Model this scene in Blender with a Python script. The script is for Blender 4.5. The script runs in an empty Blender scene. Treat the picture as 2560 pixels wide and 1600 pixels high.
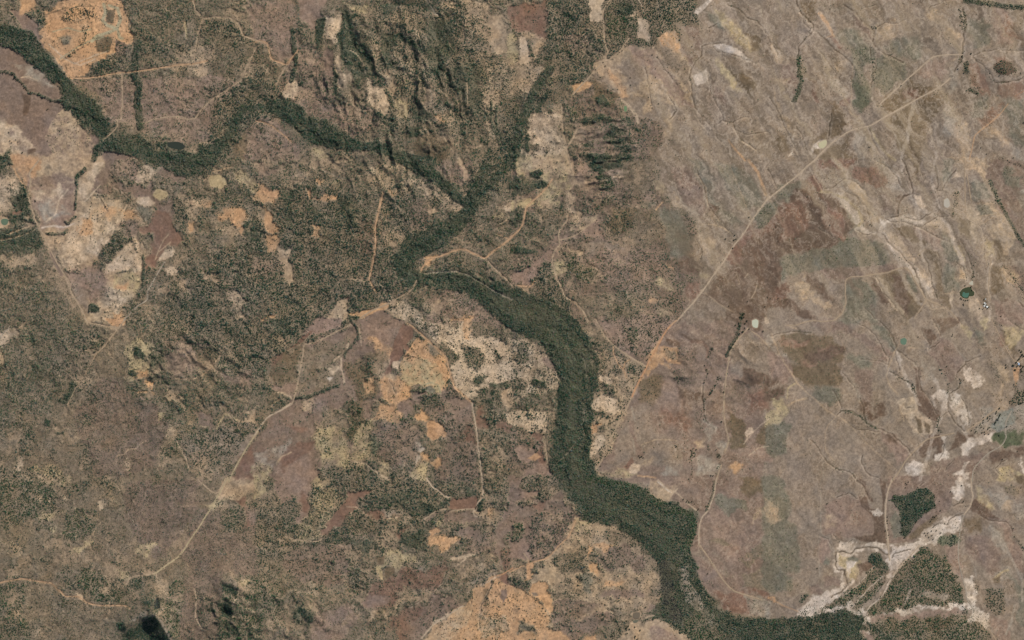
import bpy, bmesh, math, random
import numpy as np
# ------------------------------------------------------------------ camera, sky, sun
M = 2.4                       # metres per map unit (one unit = one pixel of a 2560 x 1600 frame)
ALT = 42000.0
scene = bpy.context.scene
cam_data = bpy.data.cameras.new('camera')
cam = bpy.data.objects.new('camera', cam_data)
scene.collection.objects.link(cam)
cam.location = (0, 0, ALT)
cam_data.sensor_width = 36.0
cam_data.lens = 36.0 * ALT / (2560 * M)
cam_data.clip_start = 10.0
cam_data.clip_end = 200000.0
scene.camera = cam
SUN_EL, SUN_AZ = math.radians(46), math.radians(38)      # azimuth from north towards east
world = bpy.data.worlds.new('World'); scene.world = world; world.use_nodes = True
wn = world.node_tree
bg = wn.nodes['Background']
sky = wn.nodes.new('ShaderNodeTexSky'); sky.sky_type = 'NISHITA'; sky.sun_disc = False
sky.sun_elevation = SUN_EL; sky.sun_rotation = SUN_AZ; sky.altitude = 400
wn.links.new(sky.outputs[0], bg.inputs[0]); bg.inputs[1].default_value = 0.075
sd = bpy.data.lights.new('sun', 'SUN'); sd.energy = 3.6; sd.angle = math.radians(0.5); sd.color = (1.0, 0.955, 0.89)
sun = bpy.data.objects.new('sun', sd); scene.collection.objects.link(sun)
sun.rotation_euler = (math.pi/2 - SUN_EL, 0, -SUN_AZ + math.pi)
scene.view_settings.view_transform = 'Standard'; scene.view_settings.look = 'None'
scene.view_settings.exposure = 0.0; scene.view_settings.gamma = 1.0
K = 1.0                       # what a flat white ground renders as under this light

# ------------------------------------------------------------------ survey of the country
# soil colours as they look in full sun, except x
SOIL = dict(a=(138,121,103), b=(143,120,103), c=(104,85,70), r=(124,97,81), t=(174,149,120), y=(174,154,118),
            o=(190,150,112), O=(182,143,108), p=(190,166,138), s=(200,182,162), g=(118,111,94), v=(113,96,75),
            m=(129,109,94), k=(131,115,95), h=(84,84,68), w=(155,141,123), q=(158,150,120), R=(133,106,87),
            A=(132,131,118), E=(88,92,68), e=(108,107,86), l=(98,98,72), x=(50,52,50))  # x: black shadow below the hill peak, painted into the ground colour
VEG = dict(f=(48,67,54), e=(54,75,54), l=(72,83,66), n=(80,80,66), x=(40,44,46))
SURVEY = """
# tile 00 : upper-left
00 A m 0 - 3 9 : 0,410 200,480 330,600 520,720 580,900 700,1000 760,1100 940,1330 900,1512 -200,1512 -200,410
00 A w 0 - 8 14 : 120,580 300,600 430,700 560,850 420,800 250,740
00 A p 0 - 10 16 : -100,1130 120,1140 200,1200 260,1320 340,1400 300,1560 -100,1560
00 A t 1 l 6 14 : 600,1010 690,1010 760,1110 800,1200 900,1400 700,1500 480,1480 440,1250 500,1120
00 A c 0 - 6 8 : 210,880 290,900 280,1060 220,1100
00 A m 0 - 4 6 : 600,1000 520,1060 420,1180 400,1260 350,1400 400,1400 440,1260 520,1100 620,1010
00 A c 0 - 6 8 : 270,1410 340,1400 330,1480 250,1480
00 A m 0 - 4 6 : 90,80 200,100 360,230 370,330 440,450 400,470 230,320 180,200
00 A o 1 l 4 10 : 430,100 560,20 700,-30 1100,-30 1220,60 1240,400 1200,480 1060,500 900,600 760,720 650,720 600,620 450,450 380,330 430,260
00 A o 0 - 6 10 : 180,-30 340,-30 330,100 190,110
00 A - 6 f 5 12 : 670,80 880,60 880,160 740,180 560,170
00 A - 7 f 5 8 : 760,230 830,240 800,430 680,530 590,570 740,430 780,330
00 A v 4 l 5 8 : 900,340 1050,350 1040,490 920,490
00 A v 5 n 5 8 : 1010,90 1090,100 1080,220 1000,210
00 A m 6 f 5 8 : 1090,370 1220,440 1200,540 1090,540
00 A g 4 l 6 10 : 560,340 680,340 680,420 600,460
00 A k 7 f 5 10 : 1060,520 1210,500 1100,680 760,720 900,600
00 A k 7 f 5 10 : 340,0 500,0 480,60 430,180 440,260 380,290 350,120
00 L q 30 1 : 980,40 1000,120 970,190 1010,240 1080,260
00 L q 30 1 : 1030,50 1110,80 1140,180 1110,260 1030,310 920,340 870,390
00 L q 26 1 : 1110,270 1130,360 1160,370
00 A b 4 l 8 14 : 700,760 2080,720 2280,780 2090,1000 2080,1200 1900,1350 1700,1350 1450,1250 1300,1200 1000,1150 960,900 830,850
00 A t 3 f 8 14 : 1640,480 2020,400 2050,560 1900,700 1600,660
00 A t 1 - 5 8 : 1840,650 1970,640 1960,720 1850,720
00 A k 8 f 8 12 : 1230,300 1500,320 1460,480 1300,480
00 A k 8 f 8 12 : 1920,190 2230,200 2300,380 2100,320 1900,330
00 A k 7 l 8 12 : 1180,0 1820,0 1850,200 1700,300 1320,260 1200,140
00 A v 5 n 8 12 : 2080,1280 2419,1100 2419,1512 2200,1512
00 D 9 f 70 : 1310,400 1280,560 1270,700 1320,800 1300,950 1310,1060 1330,1200
00 D 8 f 22 : 0,670 130,700 210,790 280,880 360,890 430,920 490,950 610,950
00 D 9 f 50 : 890,1512 910,1400 960,1360
00 A m 0 - 4 8 : 1010,1380 1160,1420 1300,1450 1350,1512 930,1512
00 R o 13 : 380,380 480,470 560,560 620,660 680,730 800,740 960,720 1100,690 1240,680 1400,660 1560,635 1680,615 1830,605 1960,575
00 R t 13 : 1155,680 1158,900 1150,1110 1110,1130 1110,1190 1060,1250 960,1340
00 R t 10 : 1820,-20 1850,90 1920,180 1880,290 1850,450 1835,600
00 R t 13 : 1920,180 2050,160 2180,175 2250,210 2300,330 2419,380 2480,400
00 R t 13 : 2419,450 2370,560 2310,680 2280,760 2180,820 2080,890 1990,950 1900,1040 1850,1110 1780,1125 1680,1100 1560,1110 1440,1130 1380,1160
00 L y 20 2 : 1755,210 1765,350
00 L p 10 1 : 350,760 260,720 200,730
00 L t 10 1 : 2120,1220 2060,1290 1980,1340 1880,1350
# tile 10
10 A k 6 l 8 10 : 0,0 1900,0 1900,1300 400,1200 0,900
10 A b 3 l 8 14 : -100,0 330,0 400,200 400,480 330,560 150,560 110,420 0,380
10 A b 0 - 5 10 : 380,-40 680,-40 620,150 500,290 430,180 400,60
10 A b 5 l 8 14 : 400,450 600,400 740,600 740,1000 900,1000 1100,1000 1200,1200 900,1300 500,1150 300,900 200,800
10 A p 1 l 5 14 : 640,160 830,130 820,200 740,300 790,440 730,430 660,300
10 A p 1 l 5 14 : 750,500 810,560 800,680 920,720 900,800 780,860 760,780 770,620
10 A m 1 l 4 8 : 650,450 730,480 740,700 700,760 640,600
10 A p 1 l 5 12 : 1040,740 1110,800 1200,850 1280,1000 1230,1080 1120,960 1050,920
10 A t 2 l 5 12 : 1210,650 1270,660 1260,740 1330,850 1280,900 1200,830
10 A p 1 l 5 12 : 280,820 340,760 410,820 390,900 300,950
10 A y 2 l 6 12 : 1340,930 1460,960 1450,1120 1360,1100 1320,1010
10 A t 2 l 6 12 : 1590,800 1640,820 1700,980 1640,1050 1590,900
10 A o 1 l 5 10 : 1640,1070 1750,1090 1840,1200 1760,1190
10 A y 2 l 6 12 : 830,20 1090,40 1030,110 850,90
10 A t 2 l 6 12 : 1750,20 1870,30 1860,90 1770,80
10 A t 2 l 6 12 : 940,230 1020,220 1010,280 950,280
10 A t 4 l 8 14 : 1080,360 1160,330 1180,560 1120,560
10 A t 5 f 8 14 : 1950,150 2200,160 2230,500 2120,560 1980,470 1900,330
10 A t 5 f 8 14 : 2130,560 2419,540 2419,800 2280,1000 2150,1150 2140,900
10 A t 2 l 8 14 : 1900,0 2200,0 2260,150 2000,160 1960,60
10 A t 0 - 6 10 : 2220,140 2350,140 2390,500 2270,500 2220,400 2180,230
10 A t 5 l 8 14 : 1190,150 1600,160 1620,300 1450,420 1350,320 1190,300
10 A t 5 n 8 14 : 1340,400 1540,490 1620,560 1640,780 1500,900 1350,740 1300,600
10 A h 9 f 5 8 : 800,90 940,150 900,280 980,420 1100,560 1110,720 1000,750 960,840 900,700 840,620 800,450 760,330 830,200
10 A h 9 f 5 8 : 1180,20 1680,40 1690,110 1560,70 1350,30 1200,190
10 A h 9 f 5 8 : 1180,310 1350,330 1480,400 1590,490 1450,430 1330,380 1270,480 1310,640 1220,640 1180,450
10 A h 9 f 5 8 : 1640,200 1850,200 1890,480 1760,620 1740,760 1650,680 1610,450
10 A h 8 l 8 14 : 1800,640 2100,580 2130,800 2120,1000 2170,1100 2080,1090 1900,900 1800,800
10 A h 9 f 5 8 : 1480,980 1600,1020 1690,1100 1600,1150 1480,1120
10 A h 9 f 5 8 : 1420,1190 1550,1200 1540,1300 1440,1300
10 A h 9 f 5 8 : 740,670 780,700 770,850 740,900
10 A h 8 f 5 8 : 560,200 660,160 640,300 590,500 570,350
10 A v 8 n 8 14 : 1450,1350 1700,1250 1850,1350 1800,1512 1500,1512
10 A t 5 l 8 12 : 1700,1100 1900,1030 1960,1200 1850,1260
10 A t 3 l 5 12 : 1800,1300 1860,1340 1900,1450 1840,1440
10 A b 4 l 8 12 : -100,1100 200,1120 330,1300 420,1400 400,1512 -100,1512
10 A y 3 l 8 14 : 560,1420 720,1420 700,1512 560,1512
10 A t 4 l 8 14 : 2150,1150 2240,1150 2330,1400 2340,1512 2260,1512
10 D 9 f 30 : 2230,960 2220,1150 2280,1290 2330,1450
10 D 9 f 40 : 1480,420 1560,480
10 R o 11 : -10,400 30,385 110,410 130,500 150,560 290,610 330,560 400,470
10 R t 14 : 290,610 240,700 190,800
10 R w 9 : 1610,0 1680,100 1690,130 1750,150
10 R t 7 : 1995,780 2000,900 2010,1030
10 R o 11 : 0,1140 60,1150 150,1190 250,1270 340,1340
10 L t 9 1 : 2200,0 2300,130 2400,210
10 L p 8 1 : 870,460 960,520 1010,590 1040,690
10 L w 7 1 : 1700,1080 1560,520
10 L t 7 1 : 1830,400 1860,470
10 L g 10 2 : 2120,540 2240,550 2370,510
10 H 45 90 : 700,100 760,500 820,860
10 H -25 45 : 830,100 800,400 760,800
10 H 45 80 : 1020,200 1080,500 1150,900
10 H 50 80 : 1420,230 1540,480 1600,600 1640,850 1800,1200
10 H -35 40 : 1200,330 1350,340 1480,410 1600,500
10 H -30 40 : 1320,620 1450,570 1620,550
10 H -35 50 : 1200,30 1400,40 1700,110
10 H -30 60 : 1700,300 1700,600 1750,900 1900,1100
10 H -30 50 : 1010,560 900,350 850,150
10 H 40 90 : 1600,1400 1800,1300
10 H 35 60 : 1960,640 2000,1000
# tile 20
20 A k 7 f 5 8 : 320,-60 1700,-60 1760,110 1750,200 1500,230 1310,430 1100,430 950,520 800,640 640,800 400,790 380,900 250,1060 170,1100 160,1200 170,1350 100,1600 -40,1600 -40,620 200,560 300,350
20 A t 3 l 8 12 : -40,560 200,540 330,640 200,900 -40,900
20 A r 1 f 6 10 : -40,60 300,-20 330,120 330,380 250,380 180,280 -40,300
20 A t 1 f 5 10 : 110,270 300,360 290,480 220,560 170,420
20 A p 0 - 4 10 : 720,-40 850,-40 870,190 740,180
20 A p 0 - 4 8 : 80,340 130,350 180,580 70,610
20 A y 2 l 5 10 : -40,300 70,340 60,560 -40,600
20 A b 5 f 6 14 : 480,320 700,350 750,430 600,480 500,420
20 A k 9 f 5 8 : 400,420 560,430 520,560 420,540
20 A k 8 e 6 12 : 900,150 1250,180 1290,380 1000,420 880,300
20 A h 9 f 5 8 : 100,950 380,850 250,1060 160,1120 170,1400 80,1600 -40,1600 -40,1200
20 A k 8 f 5 8 : 380,640 700,560 850,590 640,790 400,780
20 A k 8 f 5 8 : 1300,330 1500,200 1380,440 1300,440
20 A p 1 l 4 10 : 1190,180 1260,200 1300,380 1200,350
20 A p 1 l 4 10 : 1110,110 1160,60 1200,140 1100,170
20 A h 9 f 5 8 : 1010,20 1120,30 1150,120 1090,160 1000,120
20 A t 0 - 6 14 : 900,560 1100,440 1350,440 1370,350 1540,280 1590,380 1700,700 1700,1000 1500,1000 1300,900 1000,900 870,760 780,650
20 A a 0 - 6 14 : 960,600 1230,520 1260,700 1150,860 1050,700
20 A b 0 - 8 14 : 1100,440 1240,470 1260,620 1160,600
20 A o 0 - 5 10 : 1380,350 1550,280 1590,430 1580,500 1480,440 1400,420
20 A m 0 - 8 14 : 1570,240 1760,240 1790,420 1770,560 1690,700 1640,560 1600,400
20 A b 0 - 6 14 : 1300,430 1400,600 1600,850 1680,1000 1560,980 1400,760 1250,600 1230,460
20 A a 3 n 8 12 : 1400,430 1560,500 1690,700 1680,900 1560,700 1420,600
20 L t 22 0 : 1530,660 1600,790 1650,850
20 L p 16 0 : 1440,870 1500,950 1560,1000
20 L p 14 0 : 1730,1090 1780,1170 1830,1220
20 A s 0 - 3 8 : 1900,420 2000,410 2150,480 2290,590 2220,580 2100,510 1950,470
20 A s 0 - 5 8 : 1720,110 1780,60 1900,-20 1900,10 1760,140
20 A s 0 - 6 8 : 1700,710 1830,660 1850,760 1760,820
20 A y 0 - 10 14 : 1950,560 2100,700 2170,880 2080,850 1950,640
20 A v 0 - 10 12 : 2070,650 2200,700 2320,800 2240,890 2130,800
20 A v 0 - 10 12 : 2190,290 2320,320 2370,440 2260,470
20 A g 0 - 10 14 : 1830,100 2000,180 1990,300 1900,250
20 A y 0 - 12 14 : 1900,60 2150,250 2260,470 2180,450 2000,260
20 A m 0 - 10 14 : 1900,760 2000,900 2060,1020 1980,1000 1920,900
20 A a 0 - 12 14 : 1500,1050 1900,1200 2100,1400 2100,1512 1650,1512
20 A t 0 - 8 12 : 1480,1060 1530,1120 1500,1300 1440,1240
20 L o 18 0 : 2040,1320 2100,1400 2200,1512
20 L p 12 0 : 2300,1420 2180,1340 2130,1250
20 G 10 : 2040,40 2150,90 2230,170 2320,200 2419,330
20 G 9 : 2010,400 1880,420 1790,440 1790,520 1700,640 1680,740 1710,900 1730,1010 1800,1100 1900,1210
20 G 9 : 1860,690 1880,860 1930,980 1990,1070 2000,1130 1910,1180 1940,1290 2010,1370
20 G 11 : 2000,1140 2080,1160 2120,1250 2180,1330 2300,1400
20 G 8 : 2080,1160 2160,1110 2250,1110
20 G 8 : 2100,1220 2220,1270 2419,1240
20 G 8 : 1900,450 1960,490 2100,520 2200,560 2300,600
20 G 7 : 1370,530 1430,630 1500,720 1560,800
20 G 8 : 1860,260 1940,220
20 G 8 : 1260,640 1300,880 1320,1000
20 G 8 : 1480,900 1560,1040 1480,1130
20 D 4 f 10 : 1370,530 1430,630 1500,720 1600,800 1650,900
20 D 5 f 14 : 1690,740 1710,900
20 D 5 f 10 : 2040,40 2150,90 2230,170 2320,200
20 A m 5 l 6 14 : 600,880 760,760 900,810 1000,900 1020,1050 1200,1100 1400,1150 1450,1300 1350,1450 1250,1600 550,1600 620,1300 620,1200 500,1100 490,980
20 A v 4 l 6 14 : 760,760 900,810 1000,900 920,1030 780,950
20 A p 3 n 6 11 : 160,1080 480,1070 470,1250 500,1380 300,1450 160,1300 150,1180
20 A p 2 f 6 11 : 100,1400 300,1430 500,1390 560,1600 60,1600
20 A a 1 - 6 10 : 620,1210 700,1200 680,1320 600,1400 560,1380
20 A k 7 e 6 12 : 510,1000 590,1010 620,1130 560,1160
20 A h 9 f 5 8 : 780,930 860,900 920,960 910,1030 820,990
20 A h 9 f 6 12 : 760,1100 900,1100 975,1150 900,1180 830,1150
20 A h 8 f 6 12 : 640,1130 800,1100 850,1140 700,1160
20 A h 9 f 6 12 : 850,1290 960,1210 1060,1205 1040,1250 900,1320
20 A h 9 f 6 12 : 870,1330 1050,1280 1110,1330 1040,1370 900,1370
20 A h 9 f 6 12 : 990,1390 1100,1375 1145,1430 1060,1450
20 A h 8 f 6 12 : 860,1600 900,1480 1100,1475 1140,1530
20 A h 8 f 6 12 : 1070,1110 1130,1150 1110,1180 1070,1140
20 A h 6 f 4 6 : 1110,1180 1200,1220 1180,1250
20 A h 7 f 6 12 : 650,1350 780,1340 760,1380 680,1380
20 H 45 40 : 780,950 1000,1000
20 H -24 16 : 760,1120 960,1150
20 H 40 24 : 760,1190 960,1110 1060,1180
20 H -26 16 : 860,1290 1040,1230
20 H 46 30 : 820,1250 1080,1160
20 H 46 26 : 850,1330 1080,1280 1150,1360
20 H -26 16 : 890,1370 1060,1340
20 H 46 26 : 900,1400 1180,1400
20 H -26 16 : 1000,1430 1130,1420
20 H 50 26 : 850,1460 1180,1460
20 H -26 16 : 880,1500 1120,1500
20 L p 24 1 : 1030,940 1120,1020 1180,1100 1190,1160
20 A o 0 - 5 6 : 560,800 680,770 770,780 740,830 600,880
20 A t 1 l 6 8 : 1230,1020 1310,930 1330,1030 1240,1090
20 R t 16 : 930,-10 860,110 865,200 870,330 890,440 910,480 880,560 800,650 720,740 640,820 570,900
20 R t 12 : 1110,360 1020,480 960,530 860,610
20 R t 12 : 470,1000 480,1200 510,1380 545,1520
20 R t 14 : 620,1210 570,1320 500,1420 450,1520
20 R p 10 : 1190,-10 1230,60 1250,120
20 L p 8 0 : 1040,690 980,660 920,650
20 A o 2 n 8 12 : 900,640 1000,720 1100,900 1040,920 930,760
# tile 30
30 A a 0 - 3 6 : -40,-40 2500,-40 2500,1560 -40,1560
30 A g 0 - 16 20 : 500,60 700,40 860,330 960,440 760,470 640,300
30 A g 0 - 16 20 : 1180,380 1400,330 1500,430 1420,560 1260,560 1130,470
30 A a 0 - 16 20 : 500,60 900,60 980,300 620,300
30 L o 36 0 : 490,130 560,230 620,340
30 L r 30 0 : 600,350 680,450
30 A v 0 - 10 14 : 280,0 440,0 450,120 400,220 310,100
30 A t 0 - 10 14 : 1010,220 1200,210 1230,330 1100,400 1010,330
30 A t 0 - 14 18 : 1500,60 1600,80 1580,180 1500,190
30 A m 0 - 14 18 : 780,120 950,250 1000,370 880,320
30 A g 0 - 10 14 : 1900,180 2080,180 2100,400 1960,460 1890,300
30 A g 3 n 10 14 : 1990,230 2110,240 2080,400 2000,380
30 A b 1 n 8 14 : 2120,60 2270,80 2300,420 2180,430 2130,250
30 A R 0 - 8 14 : 2210,100 2300,220 2419,380 2419,430 2330,400 2230,200
30 A R 0 - 10 16 : 1860,560 2000,640 2100,760 2080,900 2010,920 1930,780
30 A R 0 - 10 16 : 2180,820 2419,750 2419,900 2260,920 2190,880
30 A R 0 - 10 14 : 2120,560 2240,530 2340,590 2300,620 2150,640
30 A t 0 - 8 14 : 2140,640 2340,660 2330,720 2200,730
30 A c 6 l 8 8 : 2130,620 2220,570 2310,600 2340,680 2260,720 2160,700
30 H 30 110 : 2230,650
30 A t 0 - 10 14 : 1750,600 1830,330 1780,360 1700,300 1760,250 1850,360 1860,480
30 A w 0 - 8 14 : 1690,640 1760,620 1770,850 1720,870
30 A g 4 e 10 14 : 760,460 960,440 1000,540 900,620 960,800 1000,960 860,1090 820,1000 800,800 820,620
30 A g 3 l 10 14 : 1020,540 1140,530 1280,600 1310,740 1180,780 1130,860 1000,840 990,700
30 A e 3 f 8 12 : 810,800 960,800 960,980 880,1050 810,960
30 A g 1 - 8 12 : 1100,700 1180,720 1170,780 1110,760
30 A v 0 - 10 10 : 1340,760 1580,830 1350,980 1180,1080 1040,1000 1200,830
30 A v 0 - 10 10 : 1400,980 1640,840 1700,860 1600,1100 1470,1200 1440,1512 1290,1512 1150,1250 1120,1120
30 A r 0 - 12 12 : 1260,840 1420,840 1420,920 1280,920
30 A r 0 - 12 12 : 380,770 460,800 500,960 430,960
30 A v 0 - 12 14 : 620,950 760,1200 560,1320 440,1330 560,1240
30 A v 0 - 12 14 : 450,1500 760,1290 760,1512
30 A r 0 - 12 14 : 700,940 780,940 770,1050 700,1000
30 A v 0 - 12 14 : 0,280 100,370 150,480 90,460 30,400
30 A v 0 - 12 14 : 30,1300 180,1300 220,1420 100,1440
30 A t 0 - 10 14 : 620,560 760,580 740,700 640,660
30 A t 0 - 10 14 : 50,860 120,1000 230,1180 270,1290 190,1240 100,1050
30 A m 0 - 12 14 : 120,560 260,680 260,880 160,760
30 A t 0 - 8 12 : 0,300 80,440 180,520 160,600 60,560
30 A t 0 - 8 12 : 90,760 180,740 170,830
30 A b 0 - 16 16 : 1550,550 1750,560 1680,640 1640,740 1400,730 1450,640
30 A w 0 - 8 14 : 1650,1000 1780,980 1740,1250 1650,1400 1600,1350 1680,1180
30 A t 0 - 10 14 : 1780,1200 1880,1150 1930,1300 1900,1512 1720,1512 1800,1350
30 A w 0 - 8 14 : 560,740 680,760 740,900 680,950 620,870
30 A w 0 - 8 14 : 800,1230 880,1260 980,1400 900,1512 850,1512 820,1400
30 L y 26 0 : 960,1200 1010,1300 1100,1430 1200,1512
30 L w 14 0 : 1120,1160 1180,1240 1240,1350 1270,1470
30 A g 0 - 14 14 : 2240,940 2419,930 2419,1190 2280,1170 2230,1060
30 A g 0 - 12 14 : 2290,1190 2419,1200 2419,1400 2330,1380
30 A R 0 - 10 14 : 1990,1120 2160,1000 2260,960 2150,1140 2050,1200
30 A t 0 - 10 14 : 2060,1200 2250,1230 2300,1400 2150,1320
30 A g 0 - 14 14 : 1950,920 2060,910 2050,1120 1960,1120
30 A w 0 - 8 14 : 2260,1320 2419,1460 2419,1512 2300,1500
30 A s 0 - 6 8 : 430,1370 540,1320 560,1360 520,1410 440,1400 410,1470 395,1450
30 A p 0 - 3 3 : 470,1355 545,1325 550,1370 520,1400 480,1380
30 A v 0 - 4 6 : 440,1410 500,1410 480,1460 430,1460
30 G 12 : 270,0 300,110 360,170 430,230 420,300 350,370 290,450 290,540
30 G 9 : 300,110 380,270
30 G 12 : 720,40 830,120 920,230 1000,290 990,400 1040,460 1120,510 1200,550 1280,590
30 G 12 : 430,280 510,340 560,400 650,480 740,540 800,620
30 G 7 : 870,100 900,70 1010,50
30 G 6 : 1000,270 1110,210 1220,220 1320,180
30 G 8 : 1520,80 1640,20 1700,0
30 G 14 : 1840,80 1880,250 1850,320 1850,450 1830,530 1810,600 1760,680
30 G 9 : 1930,540 2040,620 2120,720 2150,780 2250,780 2400,740 2419,700
30 G 8 : 1930,530 2050,480 2200,465 2419,480
30 G 9 : 0,350 70,460 100,510
30 G 8 : 480,470 570,600 650,700
30 G 8 : 970,430 970,560 1010,600 1030,640 990,700 980,820
30 G 7 : 2030,920 2060,1060 2065,1170
30 G 9 : 270,1200 330,1300 370,1420
30 G 9 : 600,1070 590,1200 580,1310
30 G 8 : 2290,240 2370,340
30 G 8 : 20,920 110,1080 200,1280 290,1450
30 G 9 : 950,1200 990,1320 1050,1430 1120,1500
30 D 8 f 50 : 1860,10 2000,20 2130,40 2260,60 2419,70
30 D 6 f 60 : 1830,80 1850,200 1850,260
30 D 6 f 30 : 1850,480 1810,600
30 D 7 f 50 : 1870,600 1870,680
30 D 7 e 45 : 290,540 290,640 310,760 290,860 250,950
30 D 6 e 40 : 340,650 330,760
30 D 5 f 14 : 300,110 430,230 290,450 290,540
30 D 6 f 20 : 970,260 1020,260
30 D 6 f 16 : 1130,520 1230,560
30 D 6 f 22 : 990,560 1010,640 990,800
30 D 7 f 30 : 1940,870 1980,880 1900,850
30 D 4 l 60 : 1890,700 1990,860
30 D 3 l 20 : 270,1250 330,1340 350,1420
30 D 3 n 20 : 600,1070 590,1200
30 D 5 f 12 : 2060,660 2140,780 2250,780 2419,690
30 R p 15 : 430,1530 500,1450 620,1340 790,1230 960,1190 1100,1110 1300,1000 1440,920 1560,860 1640,810 1720,740
30 R p 13 : 1040,1000 1160,890 1340,730 1440,640 1560,540 1700,520 1840,520
30 R R 8 : 2419,860 2330,910
30 R o 9 : 2270,980 2200,1070 2090,1170 2010,1230 1950,1290 1930,1400 1900,1512
30 L t 9 0 : 805,620 790,800 790,950 770,1060 870,1140
30 L t 7 0 : 1040,1000 1100,1080 1150,1180
30 L o 7 0 : 540,360 620,330
30 A s 1 - 6 10 : 270,1200 260,1500 200,1500
# tile 01
01 A t 0 - 8 16 : -100,-60 960,-60 1000,100 900,250 880,420 1000,600 1300,700 1400,900 1350,1100 1000,1512 820,1540 640,1160 430,760 290,430 270,200 60,100 -100,120
01 A O 0 - 8 14 : 110,-40 380,-40 400,60 300,180 280,330 240,260 180,180 120,40
01 A b 0 - 12 16 : 300,230 700,200 720,400 700,560 600,640 400,620 290,440
01 A m 0 - 6 14 : 290,190 560,130 720,150 700,200 480,220 310,250 280,280
01 A t 0 - 6 14 : 400,-40 720,-40 700,120 600,160 420,60
01 A m 0 - 6 10 : 250,150 275,160 285,320 255,330
01 A p 0 - 6 14 : 840,60 960,20 960,120 880,220 790,330 740,370 740,250 800,150
01 A m 0 - 6 12 : 950,-30 1100,-30 1040,110 1050,200 880,260 880,200 980,80
01 A b 5 f 6 14 : 1060,60 1200,0 1280,-30 1300,100 1280,200 1130,150 1020,190
01 A p 2 l 6 12 : 1280,120 1480,50 1520,110 1400,200 1260,210
01 A m 2 l 6 14 : 1520,60 1700,60 1750,110 1700,200 1560,200 1440,130
01 A m 1 f 6 14 : 860,240 1060,230 1300,250 1440,230 1460,330 1540,420 1660,330 1640,550 1560,640 1480,600 1440,420 1240,360 1100,300 900,300
01 A y 0 - 6 8 : 1480,260 1560,280 1600,330 1510,390 1440,330
01 A p 0 - 6 8 : 1300,350 1400,350 1480,410 1380,440 1290,400
01 A g 3 f 6 14 : 1300,430 1440,460 1420,600 1340,540
01 A r 0 - 6 12 : 1460,480 1560,500 1680,650 1730,740 1680,820 1600,810 1540,860 1470,960 1380,1030 1400,870 1450,700 1300,690 1340,660 1420,600
01 L t 12 0 : 1590,700 1540,760 1500,850 1470,940
01 L t 12 0 : 1610,780 1500,870
01 A p 1 l 8 16 : 700,480 1180,400 1200,520 1060,760 880,960 760,1000 640,980 560,820 700,640
01 A t 1 l 8 16 : 820,330 980,330 1180,380 1100,500 960,480 860,520 780,400
01 A o 1 f 8 14 : 760,560 880,520 840,700 740,700
01 A o 1 f 8 14 : 1160,480 1280,480 1300,560 1200,580
01 A k 7 f 8 14 : 1080,700 1240,660 1290,700 1200,800 1100,880 960,1060 880,1000 960,900 1060,760
01 A m 3 f 8 14 : 1100,620 1300,600 1350,700 1200,720
01 A p 1 f 8 12 : 1080,900 1200,780 1330,760 1330,900 1340,1060 1120,1060 980,1060 1040,960
01 A y 1 f 8 12 : 1070,1100 1150,1060 1260,1050 1340,1120 1320,1230 1200,1340 1060,1230
01 A O 0 - 8 12 : 1080,1170 1200,1150 1200,1230 1090,1240
01 A p 2 l 8 14 : 1000,1210 1300,1240 1200,1340 1140,1400 1180,1512 980,1512
01 A o 1 f 6 12 : 1060,1440 1160,1440 1180,1560 1080,1560
01 D 9 f 26 : 1350,900 1360,1000 1350,1130
01 D 6 f 30 : 1250,740 1300,860
01 D 7 f 12 : 1110,1070 1180,1050 1260,1040
01 A b 2 l 10 16 : 600,1060 860,1000 1000,1060 1000,1280 900,1350 720,1310
01 A a 0 - 8 14 : 680,1200 840,1240 850,1400 780,1440 720,1330
01 A h 9 f 3 8 : 840,1370 880,1345 950,1390 940,1430 850,1420
01 D 9 f 34 : 810,80 720,160 720,220
01 D 9 f 18 : 730,250 720,330 710,460
01 D 9 f 22 : 710,530 640,610 620,580
01 D 7 f 22 : 440,690 520,700 600,690 640,660
01 D 6 f 26 : 530,760 540,900 590,1010 640,1050 740,1060
01 D 5 f 12 : 920,330 960,370 1000,440 1020,480
01 G 7 : 920,330 1020,480
01 G 8 : 1080,250 1180,310 1250,390 1300,480 1350,560 1390,610
01 G 7 : 1460,220 1560,290
01 A h 8 f 8 12 : -60,-60 90,-60 120,60 0,110 -60,110
01 A h 8 f 8 14 : 140,210 250,260 270,400 320,580 200,600 110,600 90,440
01 A p 2 l 6 12 : -60,120 130,140 180,220 100,400 60,500 -60,480
01 A r 1 l 5 8 : 110,490 220,470 180,520 110,520
01 A t 0 - 3 6 : -30,540 20,520 80,550 95,600 70,640 20,630 -30,640
01 A h 8 f 10 16 : -60,640 400,660 400,740 330,860 0,920 -60,900
01 L t 16 1 : 80,700 200,650 350,600
01 L t 14 1 : 0,760 180,720 330,660
01 A t 2 l 10 16 : 0,920 150,880 320,850 330,900 380,960 200,1040 60,1000
01 A k 8 f 10 16 : 250,960 340,980 330,1100 290,1100
01 A t 4 l 10 16 : 290,1120 380,1120 360,1250 270,1400 240,1512 200,1512 280,1300
01 A k 6 n 10 16 : -60,1000 600,1000 760,1512 -60,1512
01 R t 15 : 370,0 280,120 290,200 270,340 320,520 370,640 430,760 500,900 580,1040 650,1150 680,1260 720,1330 780,1430 810,1500 830,1540
01 L o 12 0 : 110,40 190,180 240,260
01 L w 9 0 : 720,1310 780,1270
01 L m 34 0 : 480,880 580,1080
01 R w 11 : 1560,960 1480,1090 1400,1240 1390,1320 1300,1380 1200,1480 1170,1520
01 A y 0 - 4 8 : 1980,150 2060,130 2130,160 2150,230 2080,280 1990,250
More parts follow.
